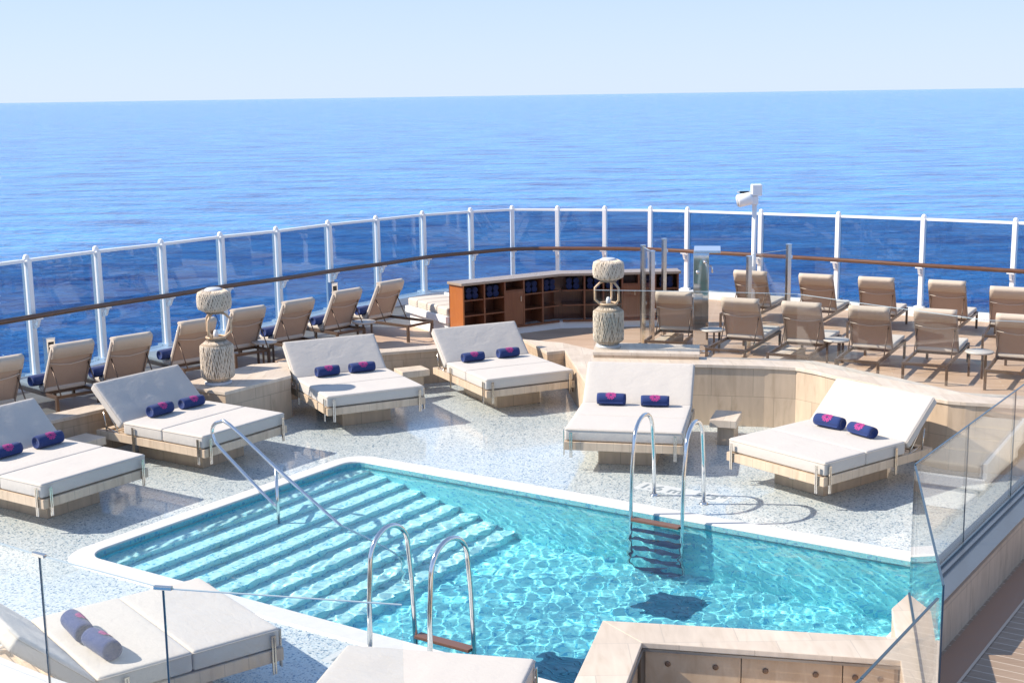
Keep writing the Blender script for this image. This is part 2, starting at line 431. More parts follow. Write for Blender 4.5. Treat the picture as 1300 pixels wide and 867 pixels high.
# coping: a rounded kerb of pale stone
mb = MB(); n = len(inner)
prof = [(0, -.10), (0, .008), (.03, .022), (.94, .022), (1, .004), (1, -.05)]
for j in range(len(prof)-1):
    for i in range(n):
        k = (i+1) % n
        def pt(ii, pr):
            a, b = inner[ii], outer[ii]; t = pr[0]
            return P(a[0]+(b[0]-a[0])*t, a[1]+(b[1]-a[1])*t, pr[1])
        mb.face([pt(i, prof[j]), pt(i, prof[j+1]), pt(k, prof[j+1]), pt(k, prof[j])])
tag(mb.build('pool_coping', M['coping']), kind='structure')
# basin
mb = MB(); d = 0
for i in range(n):
    k = (i+1) % n; a, b = inner[i], inner[k]; l = math.hypot(a[0]-b[0], a[1]-b[1])
    mb.face([P(*a, 0), P(*b, 0), P(*b, DEPTH), P(*a, DEPTH)]); d += l
mb.face([P(*q, DEPTH) for q in inner])
basin = mb.build('pool_basin', M['pooltile']); tag(basin, kind='structure')
NS, TR, RI = 9, .30, .145
mb = MB()
for i in range(NS):
    zt = -.16-RI*i; us = U0-.02+TR*i
    mb.prism([P2(us, V0-.01), P2(us+TR, V0-.01), P2(us+TR, V1+.01), P2(us, V1+.01)], DEPTH-.02, zt)
steps = mb.build('pool_steps', M['steptile'], bevel=.012); tag(steps, kind='structure')
# water: one rippled closed body
mb = MB(); du = dv = .02
nu, nv = int((U1-U0+.04)/du), int((V1-V0+.04)/dv)
ws = []
for k in range(30):
    lam = .10*(1.058**k); a = random.uniform(0, 6.283)
    ws.append((6.283/lam*math.cos(a), 6.283/lam*math.sin(a), random.uniform(0, 6.283), .0044*lam/(1+lam*1.8)))
def wz(u, v):
    calm = .35+.65*min(1, max(0, (u+11.6)/3.5))
    return WL+calm*.55*sum(A*math.sin(kx*u+ky*v+ph) for kx, ky, ph, A in ws)
for i in range(nu+1):
    for j in range(nv+1):
        u, v = U0-.02+i*du, V0-.02+j*dv; mb.v.append(P(u, v, wz(u, v)))
for i in range(nu):
    for j in range(nv):
        a = i*(nv+1)+j; mb.f.append([a, a+nv+1, a+nv+2, a+1]); mb.uv.append([(0, 0)]*4); mb.sm.append(True)
b0 = len(mb.v); ZB = DEPTH-.1
u9, v9 = U0-.02+nu*du, V0-.02+nv*dv
edge = [i*(nv+1) for i in range(nu+1)]+[nu*(nv+1)+j for j in range(1, nv+1)]+[i*(nv+1)+nv for i in range(nu-1, -1, -1)]+[j for j in range(nv-1, 0, -1)]
for e in edge: x, y, z = mb.v[e]; mb.v.append((x, y, ZB))
ne = len(edge)
for i in range(ne):
    k = (i+1) % ne; mb.f.append([edge[i], edge[k], b0+k, b0+i]); mb.uv.append([(0, 0)]*4); mb.sm.append(False)
mb.f.append([b0+i for i in range(ne)]); mb.uv.append([(0, 0)]*ne); mb.sm.append(False)
water = mb.build('pool_water', M['water']); tag(water, kind='structure')
try:
    water.cycles.is_caustics_caster = True; basin.cycles.is_caustics_receiver = True; steps.cycles.is_caustics_receiver = True
except Exception: pass
# drains on the pool floor
for (u, v), lb in (((-6.5, 12.75), 'dark square drain on the pool floor right of the pool centre'), ((-6.72, 10.75), 'dark drain on the pool floor half hidden by the bar counter')):
    t = empty('pool_drain', P(u, v, DEPTH+.002), -math.atan2(.559, .829)); tag(t, lb, 'drain')
    MB().box((0, 0, .006), (.62, .62, .012)).build('drain_frame', M['drain'], t)
    g = MB()
    for k in range(9): g.box((0, -.26+k*.065, .018), (.54, .03, .012))
    g.build('grate', M['drain'], t)

# ------------------------------------------------------------------ decks and low walls
fence = [(-10.6, 16.3, 2.55), (-9.3, 18.7, 2.55), (-7.70, 21.15, 2.55), (-7.015, 22.52, 2.524), (-6.227, 23.75, 2.50), (-5.458, 25.08, 2.48), (-4.60, 26.21, 2.46), (-3.766, 27.59, 2.443),
         (-2.885, 28.72, 2.426), (-1.964, 29.92, 2.41), (-.909, 30.62, 2.406), (.047, 31.10, 2.403), (1.095, 30.86, 2.401), (2.161, 30.52, 2.409), (3.172, 30.2, 2.416),
         (3.95, 29.75, 2.422), (5.40, 28.75, 2.434), (6.832, 27.79, 2.446), (8.27, 26.7, 2.46), (9.732, 25.7, 2.46), (11.115, 24.7, 2.46), (12.6, 23.6, 2.46)]
ZD = .45
inner_edge = [(-9.2, 14.6), (-6.5, 18.2), (-5.97, 18.88), (-5.05, 19.98), (-4.3, 20.9), (-3.9, 21.85), (-2.28, 22.82), (-1.4, 23.1), (.05, 23.65), (.8, 22.8), (1.3, 22.5), (1.36, 20.35), (2.75, 19.95),
              (3.82, 19.75), (4.35, 19.55), (4.8, 18.85), (5.16, 18.45), (5.75, 17.4), (6.0, 17.2), (6.25, 17.1), (7.3, 16.7), (13.5, 16.7)]
outl = [(x, y) for x, y, z in fence]
mb = MB(); mb.prism(inner_edge+[(13.6, 22.9)]+outl[::-1]+[(-11.2, 15.0)], -3, ZD)
bmx = mb.build('upper_deck', M['teak']); tag(bmx, kind='structure')
K0 = (3.478, 11.19); KD = (.565, .826); KN = (.826, -.565)
def K(t, s=0.0): return (K0[0]+KD[0]*t+KN[0]*s, K0[1]+KD[1]*t+KN[1]*s)
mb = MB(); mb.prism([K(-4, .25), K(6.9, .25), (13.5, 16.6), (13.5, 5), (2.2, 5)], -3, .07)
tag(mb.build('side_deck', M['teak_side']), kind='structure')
mb = MB(); mb.face([(*K(-1.5, .31), .074), (*K(6.9, .31), .074), (*K(6.9, .58), .074), (*K(-1.5, .58), .074)])
tag(mb.build('side_deck_border', M['border']), kind='structure')
mb = MB(); mb.face([(*K(-.75, .575), .078), (*K(6.9, .575), .078), (*K(6.9, .60), .078), (*K(-.75, .60), .078)])
mb.face([(*K(-.75, .575), .078), (*K(-.75, .60), .078), (*K(-1.9, 1.05), .078), (*K(-1.9, 1.02), .078)])
tag(mb.build('side_deck_seam', M['caulk']), kind='structure')

def wall_strip(name, line, th, z1, label, cat='wall', z0=-.02, cap=.05, tmat='stone_top', over=.025):
    """low tiled wall: front polyline with the deck behind it on the left hand side"""
    t = empty(name, (line[0][0], line[0][1], 0)); tag(t, label, cat)
    back = offset_line(line, th)
    X = Matrix.Translation((-line[0][0], -line[0][1], 0))
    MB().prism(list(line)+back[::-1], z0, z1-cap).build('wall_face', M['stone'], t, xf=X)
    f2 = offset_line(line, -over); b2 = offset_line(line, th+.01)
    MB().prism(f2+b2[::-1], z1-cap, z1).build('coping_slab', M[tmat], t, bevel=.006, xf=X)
    return t
wall_strip('low_wall', [(-9.0, 14.6), (-6.38, 18.05), (-5.85, 18.74), (-5.0, 19.85)], .34, .62, 'low tiled wall behind the two daybeds at the left edge', 'wall')
wall_strip('low_wall', [(-3.80, 21.75), (-2.197, 22.67), (-1.337, 22.96), (.03, 23.5)], .30, .62, 'low tiled wall running behind the two daybeds in front of the bar cabinet', 'wall')
def block(name, poly, z1, label, cat, mat='stone', z0=-.02, cap=.05):
    cx = sum(p[0] for p in poly)/len(poly); cy = sum(p[1] for p in poly)/len(poly)
    t = empty(name, (cx, cy, 0)); tag(t, label, cat); X = Matrix.Translation((-cx, -cy, 0))
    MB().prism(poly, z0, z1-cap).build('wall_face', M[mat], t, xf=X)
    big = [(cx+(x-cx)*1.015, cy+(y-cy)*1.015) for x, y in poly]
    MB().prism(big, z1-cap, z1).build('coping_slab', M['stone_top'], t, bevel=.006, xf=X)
    return t
block('stone_ledge', [(-4.27, 19.40), (-3.483, 20.539), (-3.72, 21.62), (-4.27, 21.45), (-5.05, 20.1), (-4.9, 19.78)], .68, 'wide stone ledge under the left woven lantern', 'ledge')
block('stone_ledge', [(.60, 22.45), (.906, 22.58), (1.11, 20.1), (1.3, 20.2), (1.55, 22.4), (.9, 23.3), (.2, 23.7)], .62, 'wide stone ledge between the middle daybeds and the bar cabinet', 'ledge')
wall_strip('curved_wall', [(1.16, 20.0), (2.716, 19.70), (3.756, 19.488), (4.193, 19.338), (4.42, 19.05), (4.595, 18.74), (4.97, 18.22), (5.53, 17.24), (5.70, 17.06), (5.90, 16.96), (6.15, 16.88), (7.35, 16.42)], .55, .94,
           'curved tiled wall behind the two right daybeds', 'wall')
block('lantern_plinth', [(1.258, 20.30), (2.846, 19.99), (2.95, 20.75), (1.36, 21.1)], 1.03, 'long stone plinth under the lantern beside the steel posts', 'plinth', z0=.945)
block('kerb_block', [(2.50, 23.50), (2.72, 23.36), (3.15, 24.15), (2.92, 24.30)], .60, 'short pale kerb at the foot of the gate posts', 'kerb', z0=ZD)
block('kerb_block', [(4.05, 21.62), (4.30, 21.50), (5.05, 22.60), (4.83, 22.75)], .60, 'short pale kerb between the rows of loungers right of the steel column', 'kerb', z0=ZD)
# kerb that carries the right glass balustrade
t = empty('glass_kerb', (*K0, 0)); tag(t, 'tiled kerb with a steel channel carrying the right glass balustrade', 'kerb'); X = Matrix.Translation((-K0[0], -K0[1], 0))
MB().prism([K(0, .28), K(7.0, .28), K(7.0, -.06), K(0.05, -.06)], -.02, .52).build('wall_face', M['stone'], t, xf=X)
MB().prism([K(.0, .29), K(7.0, .29), K(7.0, .10), K(.15, .10)], .52, .56).build('cover_plate', M['channel'], t, xf=X)
MB().prism([K(.15, .10), K(7.0, .10), K(7.0, -.08), K(.25, -.08)], .52, .585).build('steel_channel', M['channel'], t, xf=X)
MB().prism([K(0, .045), K(7.0, .045), K(7.0, .035), K(0, .035)], .585, .605).build('gasket', M['edge'], t, xf=X)

# ------------------------------------------------------------------ glass
def glass_run(name, pts, z0, z1, label, joints=(), th=.016, mat='glass', clips=(), cat='glass barrier', edge=True, base=False):
    t = empty(name, (pts[0][0], pts[0][1], z0)); tag(t, label, cat); X = Matrix.Translation((-pts[0][0], -pts[0][1], -z0))
    for i in range(len(pts)-1):
        a, b = Vector((*pts[i], 0)), Vector((*pts[i+1], 0)); d = (b-a).normalized(); nrm = Vector((-d.y, d.x, 0))*th/2
        a2, b2 = a+d*.006, b-d*.006
        # a pane has real thickness; its two large faces are the clear part, the rim a separate mesh
        MB().prism([tuple((a2-nrm)[:2]), tuple((b2-nrm)[:2]), tuple((b2+nrm)[:2]), tuple((a2+nrm)[:2])], z0, z1).build('glass_pane', M[mat], t, xf=X)
        if edge:
            e = MB().beam((*a2[:2], z1+.003), (*b2[:2], z1+.003), th+.002, .006)
            e.build('top_edge', M['edge'] if edge is True else M[edge], t, xf=X)
        if base: MB().beam((*a2[:2], z0+.012), (*b2[:2], z0+.012), th+.022, .024).build('base_channel', M['edge'], t, xf=X)
    for i in joints:
        p = pts[i]
        MB().beam((*p, z0), (*p, z1+.004), .011, .012, (1, 0, 0)).build('joint_strip', M['edge'], t, xf=X)
    for i in clips:
        p = pts[i]; q = pts[min(i+1, len(pts)-1)] if i+1 < len(pts) else pts[i-1]
        dv = Vector((q[0]-p[0], q[1]-p[1], 0)).normalized()*.06; pv = Vector((*p, z1+.006))
        MB().beam(pv-dv, pv+dv,   .03, .024).build('top_clip', M['bronze'], t, bevel=.004, xf=X)
    return t
glass_run('glass_balustrade', [K(0), K(1.62), K(3.4), K(5.2), K(7.0)], .585, 1.755, 'clear glass balustrade on the steel channel beside the shaded side deck', joints=(0, 1, 2, 3))
glass_run('glass_balustrade', [(3.466, 11.15), (2.80, 8.31)], .585, 1.755, 'single clear glass pane running toward the camera from the right balustrade corner', joints=(1,), base=True)
glass_run('glass_balustrade', [(2.70, 8.10), (1.90, 6.92), (1.1, 5.8)], .70, 1.755, 'glass pane with a dark diagonal top edge in front of the bar counter', joints=())
NL = [(-4.6, 9.50), (-3.154, 8.468), (-2.17, 7.823), (-.67, 7.493)]
glass_run('glass_balustrade', NL, 1.1, 2.0, 'near glass balustrade with small metal clips at the lower left corner', joints=(1, 2), clips=(1, 2), edge='rim', th=.010)
bl = MB().prism([(-6.3, 10.75), (-4.6, 9.58), (-3.2, 8.55), (-2.2, 7.9), (-.67, 7.57), (-.67, 7.35), (-2.25, 7.65), (-3.3, 8.28), (-4.8, 9.3), (-6.5, 10.5)], -.02, 1.03)
t = empty('bulwark', (-2.2, 7.8, 0)); tag(t, 'pale stone bulwark under the near glass balustrade at lower left', 'wall'); X = Matrix.Translation((2.2, -7.8, 0))
bl.build('wall_face', M['stone'], t, xf=X)
MB().prism([(-6.3, 10.79), (-4.6, 9.62), (-3.2, 8.59), (-2.2, 7.94), (-.66, 7.61), (-.66, 7.3), (-2.27, 7.6), (-3.33, 8.23), (-4.83, 9.25), (-6.5, 10.45)], 1.03, 1.095).build('coping_slab', M['coping'], t, bevel=.008, xf=X)
glass_run('glass_screen', [(1.27, 20.50), (2.80, 20.20), (4.28, 19.78), (4.96, 18.85), (6.2, 17.26), (7.5, 16.75)], .945, 1.96, 'low clear glass screen standing on the curved wall', joints=(), edge='rim')

# ------------------------------------------------------------------ windbreak fence
fe = empty('windbreak_fence', (0, 30, ZD)); tag(fe, 'tall white posted windbreak of tinted glass along the deck edge', 'fence'); X = Matrix.Translation((0, -30, -ZD))
outb = offset_line(outl, .16); inb = offset_line(outl, -.22)
# keep the kerb on the deck side of the rail
MB().prism(outb+inb[::-1], ZD-.02, .60).build('base_kerb', M['white'], fe, bevel=.01, xf=X)
rail = MB(); tops = MB(); n = len(fence)
ins = offset_line(outl, -.16)
def smooth_line(pts, k=4):
    out = []
    for i in range(len(pts)-1):
        p0, p1, p2, p3 = pts[max(i-1, 0)], pts[i], pts[i+1], pts[min(i+2, len(pts)-1)]
        for j in range(k):
            t_ = j/k
            out.append(tuple(.5*((2*p1[c])+(-p0[c]+p2[c])*t_+(2*p0[c]-5*p1[c]+4*p2[c]-p3[c])*t_*t_+(-p0[c]+3*p1[c]-3*p2[c]+p3[c])*t_**3) for c in range(3)))
    return out+[pts[-1]]
hz = [1.60, 1.60, 1.60, 1.555, 1.525, 1.495, 1.47, 1.435, 1.418, 1.412, 1.418, 1.43, 1.455, 1.475, 1.48, 1.482, 1.485, 1.482, 1.485, 1.481, 1.478, 1.478]
for i in range(n):
    x, y, z = fence[i]
    a = fence[max(i-1, 0)]; b = fence[min(i+1, n-1)]; ang = math.atan2(b[1]-a[1], b[0]-a[0])
    p = MB(); p.box((x, y, (.6+z-.06)/2), (.085, .15, z-.06-.6), ang)
    p.lathe([(.0, z-.06), (.052, z-.06), (.052, z-.02), (.035, z+.015), (.0, z+.03)], (x, y, 0), 12)
    p.box((x, y, .62), (.20, .26, .04), ang)
    p.build('post', M['white'], fe, bevel=.006, xf=X)
    nx, ny = math.sin(ang), -math.cos(ang)
    q = MB(); zr = hz[i]
    q.beam((x+nx*.06, y+ny*.06, zr-.19), (x+nx*.15, y+ny*.15, zr-.16), .05, .06)
    q.beam((x+nx*.13, y+ny*.13, zr-.18), (x+nx*.19, y+ny*.19, zr-.05), .05, .05)
    q.box((x+nx*.18, y+ny*.18, zr-.05), (.14, .07, .03), ang)
    q.build('rail_bracket', M['white'], fe, bevel=.004, xf=X)
rail.tube(smooth_line([(*p, z) for p, z in zip(offset_line(outl, -.19), hz)]), .045, 10); rail.build('handrail', M['rail_wood'], fe, xf=X)
for i in range(n-1):
    a, b = Vector(fence[i]), Vector(fence[i+1]); d = (b-a).normalized()
    a2, b2 = a+d*.06, b-d*.06
    MB().beam((a2.x, a2.y, a.z-.075), (b2.x, b2.y, b.z-.075), .08, .05).build('top_rail', M['white'], fe, bevel=.006, xf=X)
    nn = Vector((-d.y, d.x, 0))*.008
    g = MB()
    A0, A1, B0, B1 = Vector((a2.x, a2.y, .60)), Vector((a2.x, a2.y, a.z-.10)), Vector((b2.x, b2.y, .60)), Vector((b2.x, b2.y, b.z-.10))
    g.face([A0-nn, B0-nn, B1-nn, A1-nn]); g.face([A0+nn, A1+nn, B1+nn, B0+nn])
    g.face([A0-nn, A1-nn, A1+nn, A0+nn]); g.face([B0-nn, B0+nn, B1+nn, B1-nn]); g.face([A1-nn, B1-nn, B1+nn, A1+nn]); g.face([A0-nn, A0+nn, B0+nn, B0-nn])
    g.build('glass_pane', M['tinted'], fe, xf=X)

# ------------------------------------------------------------------ daybeds
def make_daybed():
    t = empty('daybed'); W = 1.6; H = .08
    fr = MB()
    for x in (-1, 1): fr.beam((x*(W/2-.06), -.03, .285+H), (x*(W/2-.06), 2.15, .285+H), .12, .115)
    fr.beam((-W/2+.121, .03, .284+H), (W/2-.121, .03, .284+H), .12, .113)
    fr.beam((-W/2+.121, 2.09, .284+H), (W/2-.121, 2.09, .284+H), .12, .113)
    fr.box((0, 1.06, .27+H), (W-.245, 1.94, .03))
    for k in range(5): fr.beam((-W/2+.12, 1.58+k*.10, .30+H), (W/2-.12, 1.58+k*.10, .30+H), .05, .03)
    fr.build('frame', M['stone_frame'], t, bevel=.006)
    MB().prism([(-.40, .455), (.40, .455), (.40, 1.75), (-.40, 1.75)], 0, .228+H).build('plinth', M['stone'], t)
    bm_obj(soft_box(W-.02, .785, .175), 'mattress', M['cushion'], t, Matrix.Translation((0, 0, .35+H)))
    bm_obj(soft_box(W-.02, .785, .175), 'mattress', M['cushion'], t, Matrix.Translation((0, .793, .35+H)))
    def piping(par, w, l, h, X_):
        r_ = .02; pp = []
        for cx, cy, a0 in ((w/2-r_, l-r_, 0), (-w/2+r_, l-r_, 90), (-w/2+r_, r_, 180), (w/2-r_, r_, 270)):
            pp += [(cx+(r_+.003)*math.cos(R(a0+q*30)), cy+(r_+.003)*math.sin(R(a0+q*30)), h-.022) for q in range(4)]
        o_ = MB().tube(pp, .0055, 6, closed=True).build('piping', M['cream'], par, xf=X_); return o_
    for mt, yy in zip([q for q in t.children if q.name.startswith('mattress')], (0, .793)): piping(mt, W-.02, .785, .175, Matrix.Translation((0, yy, .35+H)))
    tl = R(42.8)
    # backrest: lower front edge at the hinge, laid back over the frame
    xf = Matrix.Translation((0, 1.585, .505+H)) @ Matrix.Rotation(tl, 4, 'X') @ Matrix.Translation((0, 0, -.135))
    b = bm_obj(soft_box(W-.02, .765, .135, .028), 'backrest', M['cushion'], t, xf)
    piping(b, W-.02, .765, .135, xf)
    hw = MB()
    for x in (-1, 1):
        X_ = x*(W/2-.03)
        hw.tube([(X_, 1.96, .34+H), (X_, 2.0, .62+H)], .011, 8); hw.tube([(X_, 1.70, .35+H), (X_, 2.04, .80+H)], .010, 8)
        hw.tube([(X_, 1.66, .33+H), (X_, 1.98, .40+H)], .009, 8)
    hw.build('back_support', M['bronze'], t)
    for (bx, by, ax) in ((-1, 0, 0), (1, 0, 0), (-1, .07, 1), (1, .07, 1), (-1, 1.36, 1), (1, 1.36, 1)):
        m = MB()
        if ax == 0:
            x0 = bx*(W/2-.10)
            for dx in (-.012, .012): m.beam((x0+dx, -.05, .13+H), (x0+dx, -.05, .47+H), .014, .012, (0, 1, 0))
            m.beam((x0-.02, -.05, .47+H), (x0+.02, -.05, .47+H), .012, .014); m.beam((x0, -.046, .23+H), (x0, .0, .23+H), .03, .012)
        else:
            x0 = bx*(W/2+.016)
            for dy in (-.012, .012): m.beam((x0, by+dy, .13+H), (x0, by+dy, .47+H), .012, .014, (0, 1, 0))
            m.beam((x0, by-.02, .47+H), (x0, by+.02, .47+H), .014, .012); m.beam((x0, by, .23+H), (x0-bx*.04, by, .23+H), .03, .012)
        m.build('strap_bracket', M['bronze'], t)
    return t
beds = [('C', 1.468, 17.374, -.208, 'cream double daybed facing the pool ladder, head against the curved wall'),
        ('D', 3.285, 16.254, -.917, 'cream double daybed at far right beside the glass balustrade corner'),
        ('B', .29, 21.08, .456, 'cream double daybed in front of the brown bar cabinet'),
        ('A', -2.094, 20.024, .461, 'cream double daybed with the round lantern shadow on its mattress'),
        ('E', -3.719, 18.023, .981, 'cream double daybed behind the sloping pool handrail'),
        ('F', -5.135, 15.852, .985, 'cream double daybed cut off by the left edge of the picture'),
        ('G', -2.504, 11.397, 2.2256, 'cream double daybed behind the near left glass balustrade, at the pool corner'),
        ('H', -.625, 10.23, 2.926, 'cream double daybed in the bottom foreground beside the near pool ladder')]
proto = make_daybed(); BED = {}
for i, (k, x, y, th, lb) in enumerate(beds):
    o = proto if i == 0 else copy_tree(proto)
    x, y = x*.984, y*.984      # footprint on the deck
    o.location = (x, y, 0); o.scale = (.984, .984, .984); o.rotation_euler = (0, 0, th); tag(o, lb, 'daybed', 'double daybeds around the pool'); BED[k] = (x, y, th)

bd = [q for q in COL.objects if q.get('label', '').startswith('cream double daybed at far right')][0]
sk = MB().box((-.10, .448, .17), (.10, .012, .10)).build('socket_plate', M['white'], bd, bevel=.004)
MB().box((-.10, .440, .17), (.035, .006, .035)).build('socket', M['dark'], sk)
# ------------------------------------------------------------------ towels
def make_towel(L=.40, r=.086, emblem=True):
    t = empty('rolled_towel'); m = MB(); n = 26; sp = []
    body = []
    for i in range(13):
        f = i/12; x = -L/2+L*f; rr = r*(1-.10*abs(2*f-1)**6)
        body.append((x, rr))
    for a in range(len(body)):
        pass
    b = len(m.v)
    for x, rr in body:
        for k in range(n):
            an = 6.28318*k/n; q = rr*(1+.03*math.sin(3*an+x*9))
            m.v.append((x, q*math.cos(an), r+q*math.sin(an)*.97))
    for i in range(len(body)-1):
        for k in range(n):
            m.f.append([b+i*n+k, b+i*n+(k+1) % n, b+(i+1)*n+(k+1) % n, b+(i+1)*n+k]); m.uv.append([(0, 0)]*4); m.sm.append(True)
    # rolled ends: a spiral step
    for sgn, base in ((-1, b), (1, b+(len(body)-1)*n)):
        rings = []
        for j, (fr, dx) in enumerate(((.8, .0), (.72, -.012), (.5, -.010), (.42, -.022), (.15, -.02))):
            s0 = len(m.v); rings.append(s0)
            for k in range(n):
                an = 6.28318*k/n; q = r*fr*.9
                m.v.append((sgn*(L/2+dx), q*math.cos(an), r+q*math.sin(an)))
        prev = base
        for s0 in rings:
            for k in range(n):
                m.f.append([prev+k, prev+(k+1) % n, s0+(k+1) % n, s0+k]); m.uv.append([(0, 0)]*4); m.sm.append(True)
            prev = s0
        m.f.append([prev+k for k in range(n)]); m.uv.append([(0, 0)]*n); m.sm.append(True)
    m.build('towel_roll', M['navy'], t)
    fl = MB().beam((-L/2+.03, -r*.93, r*.62), (L/2-.03, -r*.93, r*.62), .006, .02, (0, .5, .7)); fl.build('hem', M['navy'], t)
    if emblem:
        e = MB(); rng = random.Random(3)
        def patch(x0, a0, w_, h_, tw=0.0):
            pts = []
            for k in range(10):
                q = 6.28318*k/10; lx, la = w_*math.cos(q), h_*math.sin(q)
                X_, A_ = x0+lx*math.cos(tw)-la*math.sin(tw), a0+lx*math.sin(tw)+la*math.cos(tw)
                an = A_/r; rr = r*1.045
                pts.append((X_, -rr*math.cos(an), r+rr*math.sin(an)))
            e.face(pts)
        ac = r*R(52)
        patch(0, ac, .026, .040)
        for k in range(14):
            an = 6.28318*k/14; q = .040+.010*(k % 2)
            patch(q*1.15*math.cos(an), ac+q*math.sin(an), .030-.008*(k % 2), .0095, an)
        for k in range(8):
            an = 6.28318*(k+.5)/8; patch(.070*math.cos(an), ac+.058*math.sin(an), .007, .007)
        e.build('emblem', M['pink'], t)
    return t
tow = make_towel()
spots = [('C', -.34, 1.40, 0), ('C', .28, 1.40, 0), ('D', -.27, 1.36, .05), ('D', .27, 1.34, -.06), ('B', -.36, 1.40, .06), ('B', .30, 1.42, 0), ('A', -.29, 1.40, .04), ('A', .30, 1.42, -.03),
         ('E', -.24, 1.40, .05), ('E', .33, 1.38, .02), ('F', -.22, 1.40, .02), ('F', .40, 1.38, .04), ('G', -.36, 1.36, .05), ('G', .12, 1.38, .02)]
tlab = {'C': 'on the daybed facing the far pool ladder', 'D': 'on the far right daybed', 'B': 'on the daybed before the bar cabinet', 'A': 'on the daybed with the lantern shadow',
        'E': 'on the daybed behind the pool handrail', 'F': 'on the daybed at the left picture edge', 'G': 'on the daybed behind near left glass'}
for i, (k, lx, ly, rz) in enumerate(spots):
    o = tow if i == 0 else copy_tree(tow)
    x, y, th = BED[k]; c, s = math.cos(th), math.sin(th)
    o.location = (x+lx*c-ly*s, y+lx*s+ly*c, .598); o.rotation_euler = (0, 0, th+rz+random.uniform(-.09, .09)); o.scale = (random.uniform(.94, 1.06), random.uniform(.95, 1.06), random.uniform(.93, 1.05))
    side = ('left' if lx < 0 else 'right') if k != 'G' else ('front' if lx < 0 else 'rear')
    tag(o, 'navy towel with magenta emblem, %s one %s' % (side, tlab[k]), 'towel', 'rolled navy towels on the daybeds')

# ------------------------------------------------------------------ loungers
def make_lounger(y0=0.0):
    """head end at y=0, foot at y=2.1"""
    t = empty('lounger'); w_ = .70
    f = MB()
    for x in (-1, 1): f.beam((x*(w_/2-.02), y0, .30), (x*(w_/2-.02), 2.1, .30), .036, .05)
    for y in (y0+.018, 1.1, 2.082): f.beam((-w_/2+.039, y, .30), (w_/2-.039, y, .30), .036, .045)
    f.build('frame', M['brown_metal'], t, bevel=.004)
    for x in (-1, 1):
        for y in (y0+.025, 2.06):
            MB().beam((x*(w_/2-.02), y, 0), (x*(w_/2-.02), y, .276), .038, .05, (0, 1, 0)).build('leg', M['brown_metal'], t, bevel=.003)
    bm_obj(soft_box(.64, 1.03, .075, .022, .008, 6, 8), 'seat_cushion', M['cream'], t, Matrix.Translation((0, 1.06, .325)))
    an = R(62); hx = Matrix.Translation((0, 1.10, .345)) @ Matrix.Rotation(math.pi-an, 4, 'X')
    # local y runs up the back; local z points to the rear
    bm_obj(soft_box(.63, .74, .06, .02, .008, 6, 8), 'back_cushion', M['cream'], t, hx @ Matrix.Translation((0, 0, -.075)))
    s_ = MB(); nn = 8
    for i in range(nn):
        y0, y1 = .0+.66*i/nn, .0+.66*(i+1)/nn
        q = lambda y: .012*math.sin(3.1416*y/.66)
        s_.face([(-.315, y0, .012-q(y0)), (.315, y0, .012-q(y0)), (.315, y1, .012-q(y1)), (-.315, y1, .012-q(y1))], smooth=True)
        s_.face([(-.315, y0, .004-q(y0)), (-.315, y1, .004-q(y1)), (.315, y1, .004-q(y1)), (.315, y0, .004-q(y0))], smooth=True)
    s_.build('back_sling', M['sling'], t, xf=hx)
    bf = MB()
    for x in (-1, 1): bf.beam((x*.325, 0, .01), (x*.325, .72, .01), .022, .03)
    bf.beam((-.325, .70, .012), (.325, .70, .012), .02, .028)
    bf.build('back_frame', M['taupe_metal'], t, xf=hx)
    # folded-over head cushion with its strap
    h = MB(); prof = []
    for k in range(9):
        a = R(-10+200*k/8); prof.append((.755+.045*math.sin(a), -.02-.062*math.cos(a)))
    prof2 = [(.74, -.085), *prof, (.60, .052)]
    nx = 8
    for i in range(nx):
        x0, x1 = -.325+.65*i/nx, -.325+.65*(i+1)/nx
        for a, b in zip(prof2[:-1], prof2[1:]):
            h.face([(x0, *a), (x1, *a), (x1, *b), (x0, *b)], smooth=True)
    hp = [(.60, .052), (.60, .02), (.74, .02), (.74, -.085)]
    for i in range(nx):
        x0, x1 = -.325+.65*i/nx, -.325+.65*(i+1)/nx
        for a, b in zip(hp[:-1], hp[1:]): h.face([(x0, *a), (x1, *a), (x1, *b), (x0, *b)])
    for x in (-.325, .325): h.face([(x, *p) for p in (prof2+hp[1:-1])])
    h.build('head_cushion', M['taupe'], t, xf=hx)
    st = MB().tube([(-.32, .50, .02), (-.16, .47, .03), (0, .455, .035), (.16, .47, .03), (.32, .50, .02)], .006, 6)
    st.build('strap', M['cream'], t, xf=hx)
    for x in (-1, 1):
        pr = MB(); p1 = hx @ Vector((x*.29, .44, .02)); pr.tube([tuple(p1), (x*.29, max(.52, y0+.06), .31)], .010, 7)
        pr.build('back_prop', M['brown_metal'], t)
    return t
LL = [('L1', -7.02, 18.02, 48), ('L2', -6.41, 19.11, 48), ('L3', -5.70, 19.66, 47), ('L4', -5.01, 20.97, 46), ('L5', -4.43, 22.15, 46), ('L6', -3.70, 22.94, 48), ('L7', -3.00, 24.09, 51), ('L8', -2.31, 25.19, 53),
      ('R1', 4.64, 25.84, -27), ('R2', 5.78, 25.22, -27), ('R3', 6.79, 24.67, -27), ('R4', 7.91, 24.11, -27), ('R5', 8.75, 23.17, -27),
      ('S1', 2.86, 23.22, -20), ('S2', 3.85, 22.36, -26), ('S3', 4.78, 21.84, -27), ('S4', 5.76, 21.29, -27), ('S5', 6.72, 20.93, -27), ('S6', 7.78, 20.29, -27)]
